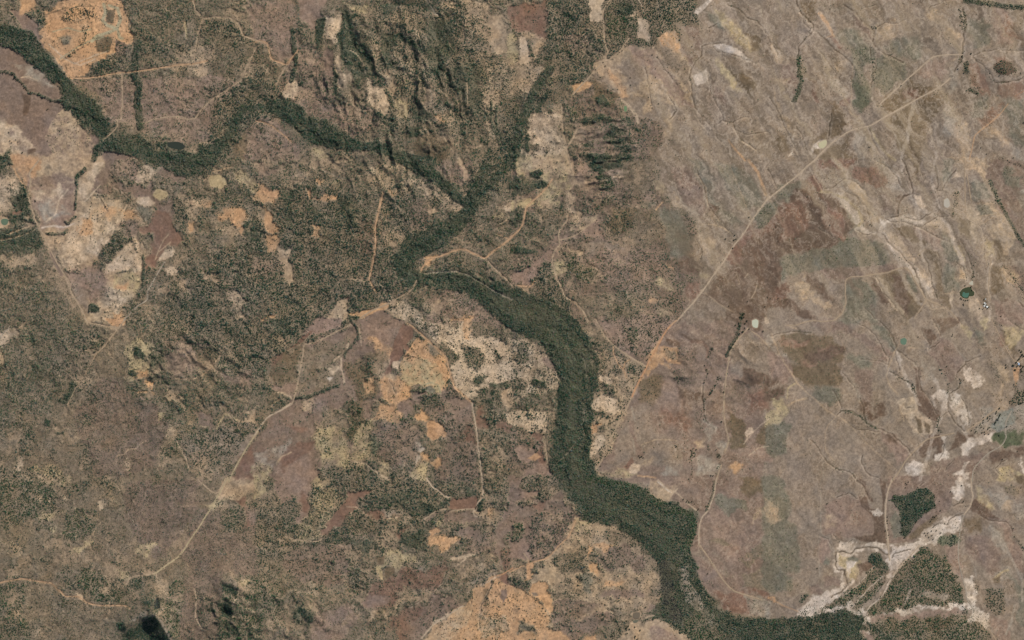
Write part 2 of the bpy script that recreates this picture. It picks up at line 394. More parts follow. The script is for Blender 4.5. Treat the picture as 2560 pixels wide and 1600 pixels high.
01 A p 1 f 5 8 : 1560,850 1640,820 1665,870 1620,920 1560,950 1480,960
01 A p 1 f 5 8 : 1560,1020 1640,1000 1700,1040 1660,1100 1580,1080
01 A t 2 f 6 12 : 1660,1100 1780,1200 1790,1260 1720,1220 1640,1130
01 A O 1 f 5 10 : 1760,400 1900,380 2000,420 1990,480 1880,460 1800,480
01 A O 1 f 6 12 : 2060,500 2200,470 2300,460 2340,510 2290,580 2310,720 2260,680 2180,580 2080,560
01 A o 1 f 6 12 : 1780,600 1850,600 1820,680 1760,720
01 A t 3 f 8 14 : 1750,340 1960,390 1900,540 1800,560 1700,460
01 A y 2 f 6 12 : 2230,130 2400,120 2419,300 2340,280 2250,180
01 A t 3 f 6 12 : 2060,640 2260,620 2280,740 2100,700
01 A h 9 f 4 6 : 2310,570 2460,590 2460,780 2380,780 2300,690
01 A k 7 f 8 12 : 1640,380 1720,360 1760,600 1700,660 1660,560
01 A k 7 f 8 12 : 2000,380 2260,380 2280,440 2060,450
01 A t 2 l 6 14 : 2150,1200 2260,1260 2340,1320 2310,1400 2320,1520 2240,1520 2230,1380 2150,1300
01 A t 3 l 8 14 : 1900,1000 2150,1180 2100,1200 1940,1120
01 L t 9 1 : 2200,60 2100,90 2000,110 1900,230
# tile 11
11 A k 6 l 8 10 : -20,0 2430,0 2430,1512 -20,1512
11 A r 5 n 10 16 : 960,560 1130,560 1120,900 980,900
11 A k 6 n 10 16 : 0,600 520,640 520,900 0,900
11 A o 2 f 8 14 : 0,210 200,280 240,340 160,420 60,420 0,350
11 A O 1 f 6 12 : 90,560 180,600 200,680 110,690 70,620
11 A O 1 f 6 12 : 100,290 200,290 200,360 120,370
11 A t 2 f 6 12 : 20,420 80,460 80,570 40,560
11 A o 2 f 6 12 : 80,700 190,700 220,820 180,900 100,900 90,800
11 A t 0 - 5 10 : 230,840 300,860 330,960 380,1040 340,1130 260,1120 240,980 200,900
11 A b 4 f 8 16 : 0,900 200,940 240,1060 100,1140 0,1140
11 A O 1 f 6 12 : 470,270 540,310 520,360 680,330 680,380 580,380 510,380
11 A y 3 f 6 12 : 620,160 780,190 760,270 640,210
11 A b 4 n 8 16 : 0,0 100,20 200,120 0,200
11 A t 2 l 6 12 : 640,-20 800,-20 800,120 740,120 660,40
11 A o 2 l 6 12 : 490,610 610,620 600,720 540,720
11 A t 4 l 8 14 : 340,100 480,160 400,200
11 A t 5 l 8 14 : 1000,60 1380,40 1560,220 1480,300 1250,300 1040,230
11 A o 3 l 6 12 : 1240,270 1340,290 1330,340 1260,330
11 A h 8 f 8 14 : 250,280 350,300 350,600 260,580
11 A h 8 f 8 14 : 480,440 600,460 600,560 500,540
11 A k 7 f 9 16 : 0,1260 300,1220 440,1300 460,1560 0,1560
11 A h 8 f 8 14 : 560,820 660,840 640,920 560,900
11 A h 8 f 8 14 : 740,340 900,330 980,560 800,600
11 A t 2 l 6 12 : 900,1100 960,1100 1010,1130 1000,1160 930,1150
11 A t 4 f 8 12 : 1180,640 1350,640 1420,760 1200,820
11 A m 6 l 8 14 : 1480,880 1600,860 1600,960 1520,1000
11 A t 0 - 5 10 : 1640,440 1680,460 1730,500 1650,520
11 A h 9 f 6 10 : 1380,-40 1700,-40 1700,80 1380,80
11 A h 9 f 6 10 : 1680,70 1720,170 1800,220 1940,230 1940,250 1800,240 1700,200
11 A b 5 l 6 12 : 1740,0 1900,0 1960,100 1950,220 1720,180 1700,60
11 L t 40 2 : 1920,0 1980,100 1980,190
11 A b 5 f 6 12 : 1980,20 2200,80 2260,200 2130,260 2020,200
11 A t 4 f 6 12 : 1500,180 1740,230 1930,400 1900,470 1750,450 1560,300
11 D 9 f 34 : 1690,100 1710,190 1800,290 1900,390 1990,430
11 A m 5 l 8 14 : 1580,480 1640,500 1620,600 1450,700 1450,560
11 A m 6 l 8 14 : 1380,300 1640,440 1640,560 1400,640
11 L t 10 0 : 1590,320 1640,440
11 A p 1 f 5 10 : 2240,440 2430,400 2430,470 2330,470
11 A y 2 f 5 10 : 2100,490 2240,510 2330,500 2240,540 2150,500
11 A t 1 f 5 10 : 2280,580 2430,500 2430,560 2300,600
11 A k 6 l 6 12 : 2050,580 2430,600 2430,780 2260,860 2140,900 2000,820 1980,640
11 A m 5 l 6 12 : 1990,560 2060,570 2000,700 1940,680
11 D 9 f 22 : 2010,650 2130,760
11 A k 6 l 6 12 : 1560,900 2000,830 2160,900 2180,1000 2419,1200 2100,1080 1900,1020 1640,1060 1560,1060
11 A t 0 - 4 8 : 2050,870 2120,880 2130,920 2060,900
11 A o 1 l 5 10 : 1600,930 1760,910 1650,980 1580,1000
11 L w 16 2 : 1600,1070 1750,1060 1900,1050 2000,1080 2120,1150 2260,1240 2419,1320
11 A h 9 f 6 12 : 2000,1020 2150,1060 2419,1200 2419,1280 2260,1200 2100,1080
11 A b 5 l 8 14 : 1800,1200 2000,1200 2200,1380 2419,1440 2419,1560 1560,1560 1660,1400 1640,1330 1760,1260
11 A t 1 l 5 10 : 1720,1320 1770,1380 1700,1450 1640,1450 1620,1400
11 A o 2 l 6 12 : 1840,1470 1960,1460 1940,1530 1840,1530
11 A h 9 f 6 12 : 2140,1180 2419,1300 2419,1512 2300,1450 2160,1300
11 A t 1 f 5 8 : 780,1330 860,1300 870,1440 860,1512 640,1512 700,1440
11 A r 1 - 4 6 : 820,1290 870,1300 860,1330
11 A o 0 - 5 8 : 870,1440 1160,1400 1180,1350 1280,1340 1240,1400 1010,1500 880,1480
11 A p 3 f 6 12 : 1260,1320 1400,1330 1540,1440 1560,1512 1420,1512 1280,1420
11 A m 0 - 4 6 : 1200,1410 1320,1500 1380,1560 980,1560 1040,1480
11 A h 9 f 5 8 : 880,1460 980,1480 960,1512 880,1512
11 A o 2 l 6 12 : 120,1440 180,1430 200,1512 20,1512
11 A k 7 f 8 12 : 1180,830 1400,800 1560,780 1500,900 1500,1000 1560,1060 1400,1100 1340,900
11 R o 17 : 1200,310 1180,400 1150,520 1130,640 1130,760 1125,850 1110,950 1085,1060 1070,1130 1100,1190 1140,1250
11 L O 7 1 : 1180,570 1180,700
11 R o 16 : 2440,710 2330,800 2230,870 2170,930 2120,910 2060,890 1990,850 1940,840 1860,860 1740,910 1640,935 1600,970 1560,1050
11 R t 10 : 2170,930 2260,1030 2350,1110 2430,1190
11 R t 13 : 1520,1130 1490,1200 1440,1250 1330,1310 1270,1350 1200,1380 1100,1420 980,1500
11 R t 8 : 1230,1410 1300,1450 1370,1500
11 L o 10 1 : 2280,700 2380,740
11 L w 9 1 : 640,100 760,150 860,180
# tile 21
21 A m 5 l 14 20 : -20,0 700,-40 1300,-40 1330,200 1430,420 1540,480 1700,560 1780,900 1820,1000 1760,1100 1660,1360 1600,1540 -20,1540
21 A y 2 l 6 12 : 40,-60 500,-60 560,120 560,280 460,400 250,420 200,200 60,160
21 A t 1 l 8 14 : 450,-60 540,-60 600,160 680,140 720,240 640,260 560,160 460,60
21 A t 1 f 8 14 : 200,-60 440,-60 440,60 330,100 160,60
21 A h 8 f 5 12 : -20,170 200,170 350,200 320,270 240,280 100,310 -20,340
21 A h 8 f 4 8 : 160,110 260,80 300,120 240,170 180,150
21 A y 1 f 5 10 : -20,340 120,340 250,320 200,400 80,460 -20,460
21 A h 8 f 5 12 : -20,470 130,450 120,560 40,650 -20,600
21 A t 0 - 4 8 : 260,390 350,370 350,420 290,450
21 A k 6 l 6 12 : 240,430 540,400 530,520 470,620 420,700 200,560
21 A k 7 l 6 12 : 130,480 260,520 400,740 300,860 100,880 -20,860 -20,720 80,660
21 A h 8 f 4 6 : -20,820 120,830 240,870 180,890 -20,880
21 A p 2 l 5 10 : 480,270 590,280 600,520 540,470 520,380
21 A b 2 n 6 12 : 590,60 720,80 660,170 590,200
21 A h 8 f 4 8 : 640,-60 1130,-60 1060,60 960,80 830,130 760,90
21 A h 9 f 4 5 : 780,150 860,130 950,165 940,185 820,185
21 A k 8 e 4 8 : 820,190 960,190 970,240 880,290 820,260
21 A k 7 e 5 8 : 900,330 970,330 950,400 850,460 840,400
21 A p 3 n 5 10 : 860,100 1060,130 1010,200 930,130
21 A k 6 n 8 12 : 1000,0 1280,0 1330,200 1250,350 1050,250
21 A y 2 n 8 12 : 1330,170 1420,200 1430,300 1360,300
21 A g 5 f 6 10 : 1180,400 1350,400 1360,460 1280,470 1190,440
21 L o 14 0 : 1360,470 1420,400
21 D 6 n 9 : 940,480 1000,430 1120,430 1220,460 1320,470
21 A v 6 n 8 14 : 950,470 1100,450 1200,500 1160,700 1000,700 930,560
21 A k 6 n 8 14 : 1200,480 1500,500 1560,650 1480,750 1200,820 1040,780
21 A t 3 l 6 12 : 600,480 860,500 700,640 580,680 560,560
21 A b 1 f 6 10 : 820,520 780,580 660,690 470,760 420,900 380,960 200,1200 60,1190 -20,1180 -20,1080 180,1000 300,880 420,720 700,690 840,760
21 A a 1 l 6 10 : 680,760 880,780 1100,820 900,880 700,830
21 A t 1 l 6 10 : 530,820 660,840 680,890 560,880
21 A b 5 l 8 14 : 1000,830 1300,830 1400,960 1350,1120 1180,1250 1000,1200 800,1100 620,1040 500,900 760,880
21 A k 7 e 8 12 : 500,880 620,900 700,1000 800,1080 780,1150 600,1130 500,1000
21 A k 7 f 6 10 : 430,960 490,950 480,1050 420,1050
21 A y 2 l 6 10 : 390,980 530,970 500,1080 400,1070
21 A g 3 n 12 16 : 1380,480 1620,500 1680,900 1500,920 1460,750
21 A c 1 - 12 14 : 1570,960 1740,880 1800,1000 1750,1080 1600,1060
21 A y 1 - 6 12 : 1400,1090 1480,1110 1530,1220 1460,1240 1360,1160
21 A o 3 l 6 10 : 1440,990 1540,1010 1500,1060
21 A c 2 - 8 12 : 1370,1180 1480,1230 1450,1330 1370,1300
21 A o 1 - 8 12 : 1300,1280 1380,1300 1360,1340 1300,1320
21 A y 2 l 8 12 : 1400,1390 1500,1400 1460,1460 1390,1450
21 A r 0 - 8 12 : 1620,1220 1760,1130 1760,1280 1690,1370
21 A t 0 - 10 14 : 1720,720 1900,700 1960,800 1820,900 1760,1100 1880,1110 1800,1000 1700,900
21 A y 0 - 8 10 : 1750,1040 1840,1030 1860,1110 1760,1090
21 A k 8 f 6 12 : -20,1180 170,1200 300,960 380,970 400,1080 480,1250 560,1310 560,1512 -20,1512
21 A t 2 f 6 10 : 60,1190 170,1200 180,1270 60,1260
21 A k 5 l 8 12 : 600,1300 1100,1240 1280,1260 1260,1400 1000,1512 700,1512
21 A a 0 - 10 10 : 1480,140 1560,280 1640,420 1780,530 1700,520 1560,380 1480,260
21 A m 0 - 8 10 : 1480,50 1700,100 1820,300 1850,470 1790,540 1640,430 1540,240
21 A t 0 - 5 10 : 1500,310 1590,350 1640,440 1720,520 1600,480 1500,400
21 A g 0 - 16 18 : 1700,0 1850,40 1900,200 1960,400 2200,600 2000,600 1860,420 1780,200
21 A g 0 - 16 18 : 1900,0 2200,60 2330,300 2380,400 2200,480 2050,300
21 L o 26 0 : 2230,0 2330,120 2360,220 2400,330
21 G 9 : 1750,100 1820,260 1860,440 1930,520 2030,640 2100,720
21 G 7 : 2340,240 2400,330
21 L w 9 0 : 1510,220 1600,380 1700,480 1770,520
21 L t 11 0 : 1800,600 1900,610 2000,640 2070,690
21 L t 9 0 : 1740,130 1830,260 1850,440
21 L t 7 0 : 2060,60 2130,230 2200,400 2260,560
21 L w 7 0 : 2050,340 2110,490
21 G 7 : 1740,750 1800,860 1780,960
21 A c 0 - 8 12 : 1880,420 1960,470 1940,540 1870,480
21 A g 4 e 5 10 : 2430,380 2340,430 2290,560 2330,640 2430,630
21 A e 5 e 5 10 : 2190,700 2380,690 2390,770 2300,830 2230,840 2190,780
21 A r 0 - 8 10 : 2430,630 2380,680 2180,700 2110,780 2060,860 2000,960 2300,1000 2430,1100
21 A r 0 - 10 12 : 2200,600 2430,620 2300,700 2200,700
21 A c 0 - 14 14 : 1900,1140 2100,950 2430,1100 2430,1300 2160,1450 1800,1512 1600,1512 1800,1250
21 A a 0 - 8 12 : 1600,1480 1820,1250 2000,1350 2160,1460 2140,1540 1560,1540
21 A s 0 - 5 10 : 2360,1010 2430,980 2430,1040 2370,1050
21 A t 0 - 5 10 : 2290,960 2360,950 2350,1000 2300,1000
21 A p 0 - 6 10 : 2430,1390 2300,1440 2300,1540 2430,1540
21 L t 7 0 : 2230,1070 2200,1110
21 L p 9 0 : 2310,1190 2290,1260 2260,1310
21 L t 6 0 : 2120,1060 2150,1180
21 L t 7 0 : 1820,1250 1920,1330 2000,1390 2100,1440
21 L p 8 1 : 1930,1190 1960,1220
21 D 8 e 36 : 2180,1460 2160,1500
21 R t 13 : 545,-10 560,80 585,160 580,240 540,290 570,400 570,470 530,500 520,570 460,650 440,720 450,800 410,850 380,930 390,1020 430,1130 480,1230 500,1290 600,1340 680,1440 720,1520
21 R o 14 : 380,180 330,260 240,350 140,440 120,520 100,610 50,680 -20,730
21 R t 11 : 800,560 720,620 620,700 520,740 440,760
21 R o 10 : 40,1185 170,1195 230,1130
21 R p 15 : 2430,350 2330,480 2260,580 2200,680 2120,780 2060,860 2000,960 1910,1080 1820,1210 1720,1340 1640,1430 1560,1520
21 D 4 f 12 : 820,740 960,770 1060,790 1160,820 1260,820
# tile 31
31 A a 0 - 3 6 : -40,-40 2500,-40 2500,1560 -40,1560
31 A r 0 - 8 12 : -40,600 60,540 200,420 420,330 560,330 700,440 730,560 700,720 640,740 500,640 300,600 120,640 120,780 0,900 -40,900
31 A r 0 - 8 12 : 340,160 430,120 520,290 380,330
31 A r 0 - 10 12 : 440,20 820,-20 800,80 700,110 500,80
31 A R 0 - 10 12 : 560,430 700,440 730,600 700,680 540,640 520,520
31 A c 0 - 10 10 : 540,640 640,640 600,720 520,700
31 A g 2 e 8 12 : 90,240 330,170 330,370 180,400 100,360
31 A g 3 e 8 12 : -40,400 90,360 90,480 20,600 -40,610
31 A g 2 e 10 14 : 260,440 500,430 510,560 400,640 250,570
31 A g 2 e 12 16 : 130,660 500,660 760,760 1080,780 1180,950 800,1020 560,1040 340,1080 100,1120 0,1040 100,900
31 A g 3 e 10 14 : 480,800 1060,770 1100,960 760,1020 560,940
31 A e 4 e 8 12 : 370,680 520,680 520,740 400,760
31 A g 2 e 8 12 : 740,480 850,500 880,600 780,700 720,640
31 A m 0 - 6 8 : 480,1040 1180,980 1300,1000 1340,1020 1100,1060 900,1100 740,1130 560,1120
31 A a 0 - 6 10 : 360,1100 560,1130 720,1140 720,1330 680,1450 600,1400 500,1280 400,1200
31 A c 0 - 10 12 : 350,1080 500,1180 640,1350 580,1330 440,1230 380,1150
31 A r 0 - 10 14 : 40,1160 160,1170 180,1280 60,1330 -20,1340
31 A c 0 - 8 10 : 0,1330 200,1310 500,1500 460,1512 200,1400 0,1370
31 A t 1 - 5 12 : 270,1150 330,1100 400,1170 470,1290 620,1360 560,1400 400,1310 250,1250
31 A t 0 - 6 12 : -20,1000 60,1060 120,1120 60,1120 -20,1080
31 A p 0 - 4 8 : 210,630 300,640 330,665 260,665
31 L p 9 0 : 430,150 470,220 520,300
31 L y 26 0 : 500,300 600,310 760,380 860,480 890,580 860,620
31 A s 0 - 5 10 : 550,300 700,330 820,430 880,540 860,600 780,560 760,460 620,370
31 A t 0 - 5 8 : 740,210 820,200 900,270 940,330 950,430 1000,530 1070,550 1040,590 970,580 930,460 890,370 770,270
31 A r 2 l 8 12 : 800,70 1000,70 1120,170 1130,250 900,240 780,140
31 A w 0 - 8 14 : 560,170 740,130 740,210 640,250 560,240
31 A w 0 - 8 14 : 960,0 1160,60 1250,200 1290,290 1180,260 1060,120
31 A m 0 - 12 14 : 1080,300 1150,340 1150,500 1100,480
31 A v 0 - 8 10 : 1330,-20 1450,-20 1420,150 1380,140
31 A c 0 - 6 8 : 1220,340 1300,320 1380,320 1280,360 1240,440 1230,540 1200,510 1200,420
31 A p 0 - 6 8 : 1380,340 1440,350 1500,440 1480,480 1400,420
31 A g 0 - 10 10 : 1650,20 1760,10 1720,180 1640,200
31 A t 0 - 8 10 : 1740,-20 2060,-20 2110,190 2060,200 1960,100 1860,140 1780,80
31 A p 0 - 6 8 : 1790,90 1900,90 1860,160 1740,170
31 A g 0 - 8 10 : 1910,180 2060,220 2100,340 1960,370 1910,280
31 A m 1 n 6 12 : 2080,20 2430,0 2430,780 2340,760 2200,480 2160,320 2100,160
31 A g 2 f 8 12 : 2230,80 2340,100 2300,140 2400,180 2400,240 2260,240
31 A w 0 - 8 14 : 2370,280 2430,260 2430,470 2360,440
31 A t 1 - 6 12 : 1960,400 2170,400 2220,500 2300,600 2100,560 2160,490 2020,440
31 A g 0 - 8 10 : 1960,430 2100,440 2140,510 1980,530
31 A p 0 - 6 10 : 1880,420 1940,430 1980,560 2000,600 1930,640 1970,700 1950,860 1920,800 1880,650 1900,560 1870,510
31 A t 0 - 12 14 : 2000,620 2240,540 2340,720 2240,900 2120,880 2100,700
31 A s 0 - 6 12 : 1040,560 1400,530 1500,560 1460,640 1200,600 1080,650
31 A s 0 - 5 8 : 860,610 940,650 960,680 1030,680 1020,700 900,690 800,660
31 A w 0 - 8 14 : 1050,680 1200,840 1350,980 1420,1100 1480,1290 1420,1200 1330,1050 1160,900 1060,760
31 A p 0 - 7 10 : 1080,660 1160,660 1260,760 1380,940 1440,960 1500,1080 1560,1160 1590,1300 1500,1310 1440,1180 1390,1030 1280,900 1160,780 1080,700
31 A v 0 - 6 10 : 1180,640 1330,640 1480,740 1480,800 1380,780 1220,700
31 A p 0 - 6 10 : 1480,580 1640,570 1740,660 1780,760 1860,880 1870,1000 1830,1000 1780,900 1700,720 1580,640
31 A b 0 - 8 12 : 1380,650 1560,680 1700,780 1640,860 1540,790 1420,740
31 A v 0 - 8 10 : 1480,820 1560,810 1620,860 1610,960 1640,1080 1650,1260 1590,1240 1560,1080 1540,950 1480,880
31 A v 0 - 4 10 : 1060,1080 1260,1060 1330,1200 1400,1300 1480,1340 1400,1470 1300,1512 1200,1400 1100,1220
31 A c 0 - 8 10 : 1180,1100 1260,1100 1330,1300 1300,1500 1220,1400
31 A g 1 - 6 8 : 1300,1080 1380,1120 1410,1260 1350,1220
31 A g 2 e 8 12 : 800,1120 900,1130 980,1230 1040,1330 1030,1400 940,1360 880,1270
31 A c 0 - 8 10 : 960,1100 1050,1200 1150,1330 1180,1400 1060,1340 980,1200
31 A p 0 - 4 10 : 1020,1100 1070,1120 1140,1250 1260,1410 1260,1450 1140,1330 1050,1200
31 A g 0 - 10 14 : 740,1150 860,1300 960,1400 1040,1530 600,1540 720,1400
31 A g 0 - 10 10 : 1650,700 1770,760 1790,980 1700,980 1640,860
31 A g 0 - 10 10 : 1640,980 1780,1000 1820,1200 1660,1240
31 A v 0 - 8 10 : 1830,560 1900,560 1920,700 1880,770 1840,700
31 A y 0 - 8 12 : 1790,800 1870,820 1870,960 1800,960
31 A t 1 - 5 8 : 1810,1020 1860,1040 1870,1140 1810,1120
31 A y 0 - 8 10 : 2040,780 2110,760 2120,900 2060,890
31 A v 0 - 8 10 : 2120,760 2220,760 2220,960 2160,960
31 A v 0 - 10 12 : 2120,980 2240,1000 2220,1240 2110,1260
31 A p 0 - 6 10 : 1880,1340 2000,1340 2020,1420 2000,1512 1880,1460
31 A p 0 - 6 10 : 1680,1250 1740,1200 1750,1310 1720,1380
31 A v 0 - 8 10 : 1620,1250 1680,1300 1720,1400 1690,1420 1630,1340
31 A b 0 - 10 12 : 2140,1330 2280,1320 2430,1340 2430,1560 2180,1560
31 A m 3 f 8 12 : 2220,980 2340,1000 2419,1060 2430,1300 2350,1200
31 A t 2 - 6 12 : 2200,1000 2330,1060 2350,1160 2260,1110
31 G 9 : 540,270 620,260 720,180 830,200 900,280
31 G 10 : 680,270 820,340 900,400 940,480 960,560
31 G 8 : 0,80 60,220 90,260
31 G 8 : 1000,0 1130,60 1220,160 1260,260 1300,300
31 G 11 : 1270,0 1330,130 1360,220 1370,310 1280,340 1230,430 1220,530
31 G 9 : 1220,530 1110,540 1160,580 1240,590 1290,580 1350,600 1450,630
31 G 8 : 1290,540 1420,570 1500,520 1600,480
31 G 10 : 1450,640 1500,590 1600,540 1700,530
31 G 9 : 1580,60 1610,200 1600,290 1640,290 1700,180 1780,90
31 G 9 : 1390,620 1480,660 1580,710 1640,750 1700,770
31 G 10 : 1080,700 1140,780 1240,860 1330,970 1390,1030 1420,1130 1460,1240 1490,1310 1560,1400
31 G 9 : 1470,900 1520,1000 1540,1120 1570,1220 1600,1300
31 G 8 : 1610,860 1620,980 1650,1100
31 G 7 : 830,650 900,700 1000,690
31 G 9 : 1820,750 1870,860 1920,960 1940,1060
31 G 7 : 1780,960 1850,1020 1880,1140
31 G 9 : 1940,1060 1930,1120
31 G 8 : 480,640 560,690 630,740
31 G 8 : 2250,1040 2330,1130 2400,1230
31 G 9 : 2360,1330 2419,1390
31 G 7 : 900,1390 960,1430 1020,1500
31 G 8 : 1020,1100 1060,1180 1130,1290 1230,1400 1290,1500
31 D 5 f 24 : 1320,130 1370,230
31 D 5 f 12 : 1220,480 1290,580
31 D 7 f 34 : 2100,200 2170,360 2230,480 2300,600 2360,720 2430,820
31 D 5 f 30 : 1740,460 1750,520
31 D 5 f 40 : 1780,310 1770,440
31 D 6 f 20 : 1900,880 1940,960 1940,1060 1930,1140
31 D 6 f 26 : 2230,1000 2310,1080 2380,1200 2419,1260
31 D 6 f 26 : 2200,-20 2419,60
31 D 4 f 14 : 1540,1100 1570,1260 1640,1380
31 D 3 f 12 : 1390,620 1560,700
31 R p 16 : 460,-10 370,60 290,140 200,210 100,290 0,370
31 R t 12 : 620,1520 700,1450 735,1350 730,1240 735,1140 790,1105 900,1100 1020,1080 1140,1060 1240,1025 1310,1025 1350,1060 1380,1130 1430,1210
31 R t 10 : 1860,-20 1860,200 1865,480
31 R t 9 : 1880,140 1900,260 1920,400
31 R p 9 : 1740,450 1850,500 1890,560 1960,600 2010,650 2030,740 2030,860 2010,890
31 R t 9 : 2090,870 2050,880 2070,1000
31 R t 10 : 2110,920 2090,1080 2080,1240 2100,1330
31 R t 9 : 1500,1320 1440,1410 1390,1490
31 R t 11 : 1430,1210 1500,1320 1620,1370 1720,1430 1790,1510
31 L t 6 0 : 1640,1260 1800,1260
31 L t 8 0 : 1950,530 2070,520 2180,510
31 L t 8 0 : 2000,610 2100,560 2170,500
31 L t 6 0 : 1390,930 1450,870 1520,810
31 L p 7 0 : 1560,1410 1680,1390
31 H 14 90 : 620,560
01 A p 0 - 8 16 : 300,300 560,230 620,330 480,420 330,400
01 A w 0 - 8 16 : 320,420 620,400 660,520 420,600
01 L p 16 0 : 640,280 560,380 520,520 440,580
01 L p 12 0 : 940,240 860,330 800,390
01 L s 18 0 : 400,640 500,620 600,640 700,600
01 L p 14 0 : 1200,420 1140,540 1040,660 960,760
01 A o 0 - 8 16 : 960,400 1100,460 1040,560 940,500
11 A O 0 - 6 12 : 20,250 180,290 160,340 60,330
11 A o 0 - 6 12 : 60,420 110,430 140,560 90,580
11 A o 1 - 6 12 : 640,320 780,330 740,400 660,390
11 A o 1 - 6 12 : 560,150 660,180 620,260
00 L q 12 0 : 500,300 640,260 760,300 860,280
00 L q 12 0 : 560,560 700,470 820,400 980,350
00 L v 8 2 : 480,120 620,80 780,60 900,60
00 L p 14 0 : 460,420 620,560 760,620 900,560
00 L p 12 0 : 700,600 860,540 1020,480
# tile 02
02 A k 6 n 8 14 : -60,-20 1200,-20 1200,1200 2000,1500 -60,1560
02 A k 7 l 8 14 : 1300,0 2430,0 2430,400 2200,700 1600,900 1500,500 1350,60
02 A k 6 f 8 14 : 300,60 900,60 1000,260 600,400 300,200
02 A p 2 f 6 12 : 0,160 60,110 160,70 210,90 200,150 120,170 60,220 0,260
02 A w 0 - 8 14 : 80,150 170,140 100,190
02 L t 40 2 : -20,300 20,330 20,420
02 A m 7 n 8 14 : 1000,500 1600,900 1500,1400 900,1500 700,900
02 A h 8 f 6 10 : 400,400 500,400 510,420 380,540 310,520 320,450
02 A h 8 f 6 10 : 690,560 720,620 640,760 560,800 520,760 620,680
02 A k 7 f 6 10 : 820,920 900,910 880,960 800,1000 770,980
02 A h 8 f 5 8 : 460,730 490,730 490,760 460,760
02 A h 8 f 5 8 : 520,1060 600,1060 600,1085 540,1085
02 A h 8 f 5 8 : 430,940 480,950 470,1010 420,1000
02 A h 8 f 6 10 : 1560,320 1600,330 1480,330 1550,400 1500,460 1420,460 1420,350
02 A y 2 f 5 12 : 1220,230 1310,160 1370,200 1400,240 1430,150 1470,210 1450,270 1400,330 1320,300 1330,260 1280,280 1290,360 1400,380 1410,480 1400,530 1300,560 1240,580 1210,480 1200,340
02 A O 1 f 5 10 : 1310,480 1390,480 1390,540 1270,560
02 A h 8 f 4 8 : 1270,260 1320,250 1380,340 1330,360 1270,330
02 A h 7 f 4 8 : 1230,470 1320,500 1290,540 1220,520
02 A o 1 f 5 12 : 1370,570 1420,600 1480,590 1460,680 1400,650
02 A o 1 f 5 8 : 1300,670 1390,670 1390,690 1310,690
02 A t 2 f 6 12 : 1560,650 1700,640 1730,720 1770,780 1740,830 1690,770 1580,760
02 A y 2 f 5 10 : 1500,860 1580,860 1570,940 1510,950
02 A t 4 l 8 14 : 1690,70 1800,90 1830,170 1740,190
02 A m 6 n 8 14 : 1560,150 1820,160 2000,260 1980,440 1700,520 1580,460
02 A v 5 n 8 14 : 1850,260 2000,300 2060,380 2020,460 1900,460
02 A k 7 l 8 14 : 2050,700 2200,720 2350,830 2260,860 2120,800
02 A k 7 l 8 14 : 2200,580 2340,600 2419,700 2280,740
02 A m 6 n 8 14 : 2080,500 2419,480 2419,640 2200,580
02 A m 1 - 6 12 : 1830,880 2000,900 2050,980 1980,1020 1860,960
02 A t 2 f 6 12 : 1560,1040 1640,1000 1740,1080 1660,1120 1580,1080
02 A t 1 - 5 10 : 1780,950 1850,970 1840,1000 1790,990
02 A p 2 f 6 12 : 150,1350 190,1310 240,1340 240,1400 300,1420 180,1420
02 A y 4 f 8 14 : 360,1380 560,1370 640,1470 600,1560 300,1560 200,1450
02 A k 6 f 8 14 : 0,1420 420,1420 400,1560 -60,1560
02 A p 4 f 6 12 : 1200,1290 1260,1300 1240,1420 1210,1430
02 A y 4 f 6 12 : 1900,1260 1940,1280 1980,1512 1830,1512 1880,1400
02 A a 5 f 8 14 : 1700,1040 2000,1060 2300,900 2419,900 2419,1060 2240,1300 2160,1512 1900,1512 1720,1200
02 A t 1 l 5 10 : 2290,840 2419,820 2419,960 2330,960 2230,940 2320,900
02 A a 0 - 4 8 : 2400,1070 2340,1080 2270,1220 2190,1340 2220,1360 2320,1220
02 A r 0 - 5 10 : 2430,1120 2330,1260 2240,1400 2190,1512 2430,1512
02 L t 10 0 : 2200,200 2140,230 2090,290 2080,350 2020,410 1970,470 1900,530 1820,560 1660,550
02 L y 16 0 : 2280,960 2180,900 2130,890 2080,960 2050,1030
02 L t 10 0 : 2240,940 2300,960 2350,960
02 G 6 : 1460,1010 1540,1020 1600,985 1700,985 1790,1000 1870,1040
02 G 6 : 2170,890 2220,950
02 L t 10 0 : 1770,920 1840,990 1950,1010
02 L t 10 1 : 960,270 900,340 850,430 800,520 720,640 640,800
02 L t 9 0 : 780,320 790,290 880,275 930,290
02 L t 10 0 : 1110,1285 1170,1270 1220,1220 1280,1215 1330,1160 1380,1140
02 L p 11 0 : 1670,1130 1700,1200 1750,1290 1790,1400
02 L w 12 1 : 0,170 40,110 100,60
02 R t 12 : 800,-20 850,25 950,45 1020,55 1120,75
02 R t 11 : 1190,-10 1110,90 1060,150 1000,230 950,285 880,330
02 R t 8 : 240,20 190,70
02 R y 13 : 2440,1050 2350,1180 2260,1330 2190,1460 2160,1530
02 A O 1 f 4 8 : 990,-20 1180,-20 1130,60 1060,50
# tile 12
12 A k 7 l 6 12 : -20,-20 500,-20 460,120 220,320 160,400 130,640 60,760 -20,760
12 A t 4 l 6 12 : 100,130 280,160 260,240 120,200
12 A h 8 e 6 12 : 140,-20 360,-20 330,160 180,100
12 A b 1 l 4 8 : 570,-20 800,-20 800,60 680,100 500,150 440,130
12 A r 1 l 4 8 : 470,130 560,100 420,220 220,330 300,290
12 A m 1 l 5 10 : 460,230 900,50 1000,0 1400,-20 1340,200 1300,300 1240,500 1180,700 1100,840 800,1512 200,1512 -20,1400 -20,1080 140,900 320,810 350,730
12 A v 3 e 8 12 : 170,360 400,250 440,260 390,560 300,560 150,600
12 A r 1 - 6 10 : 160,360 280,320 210,440 170,440
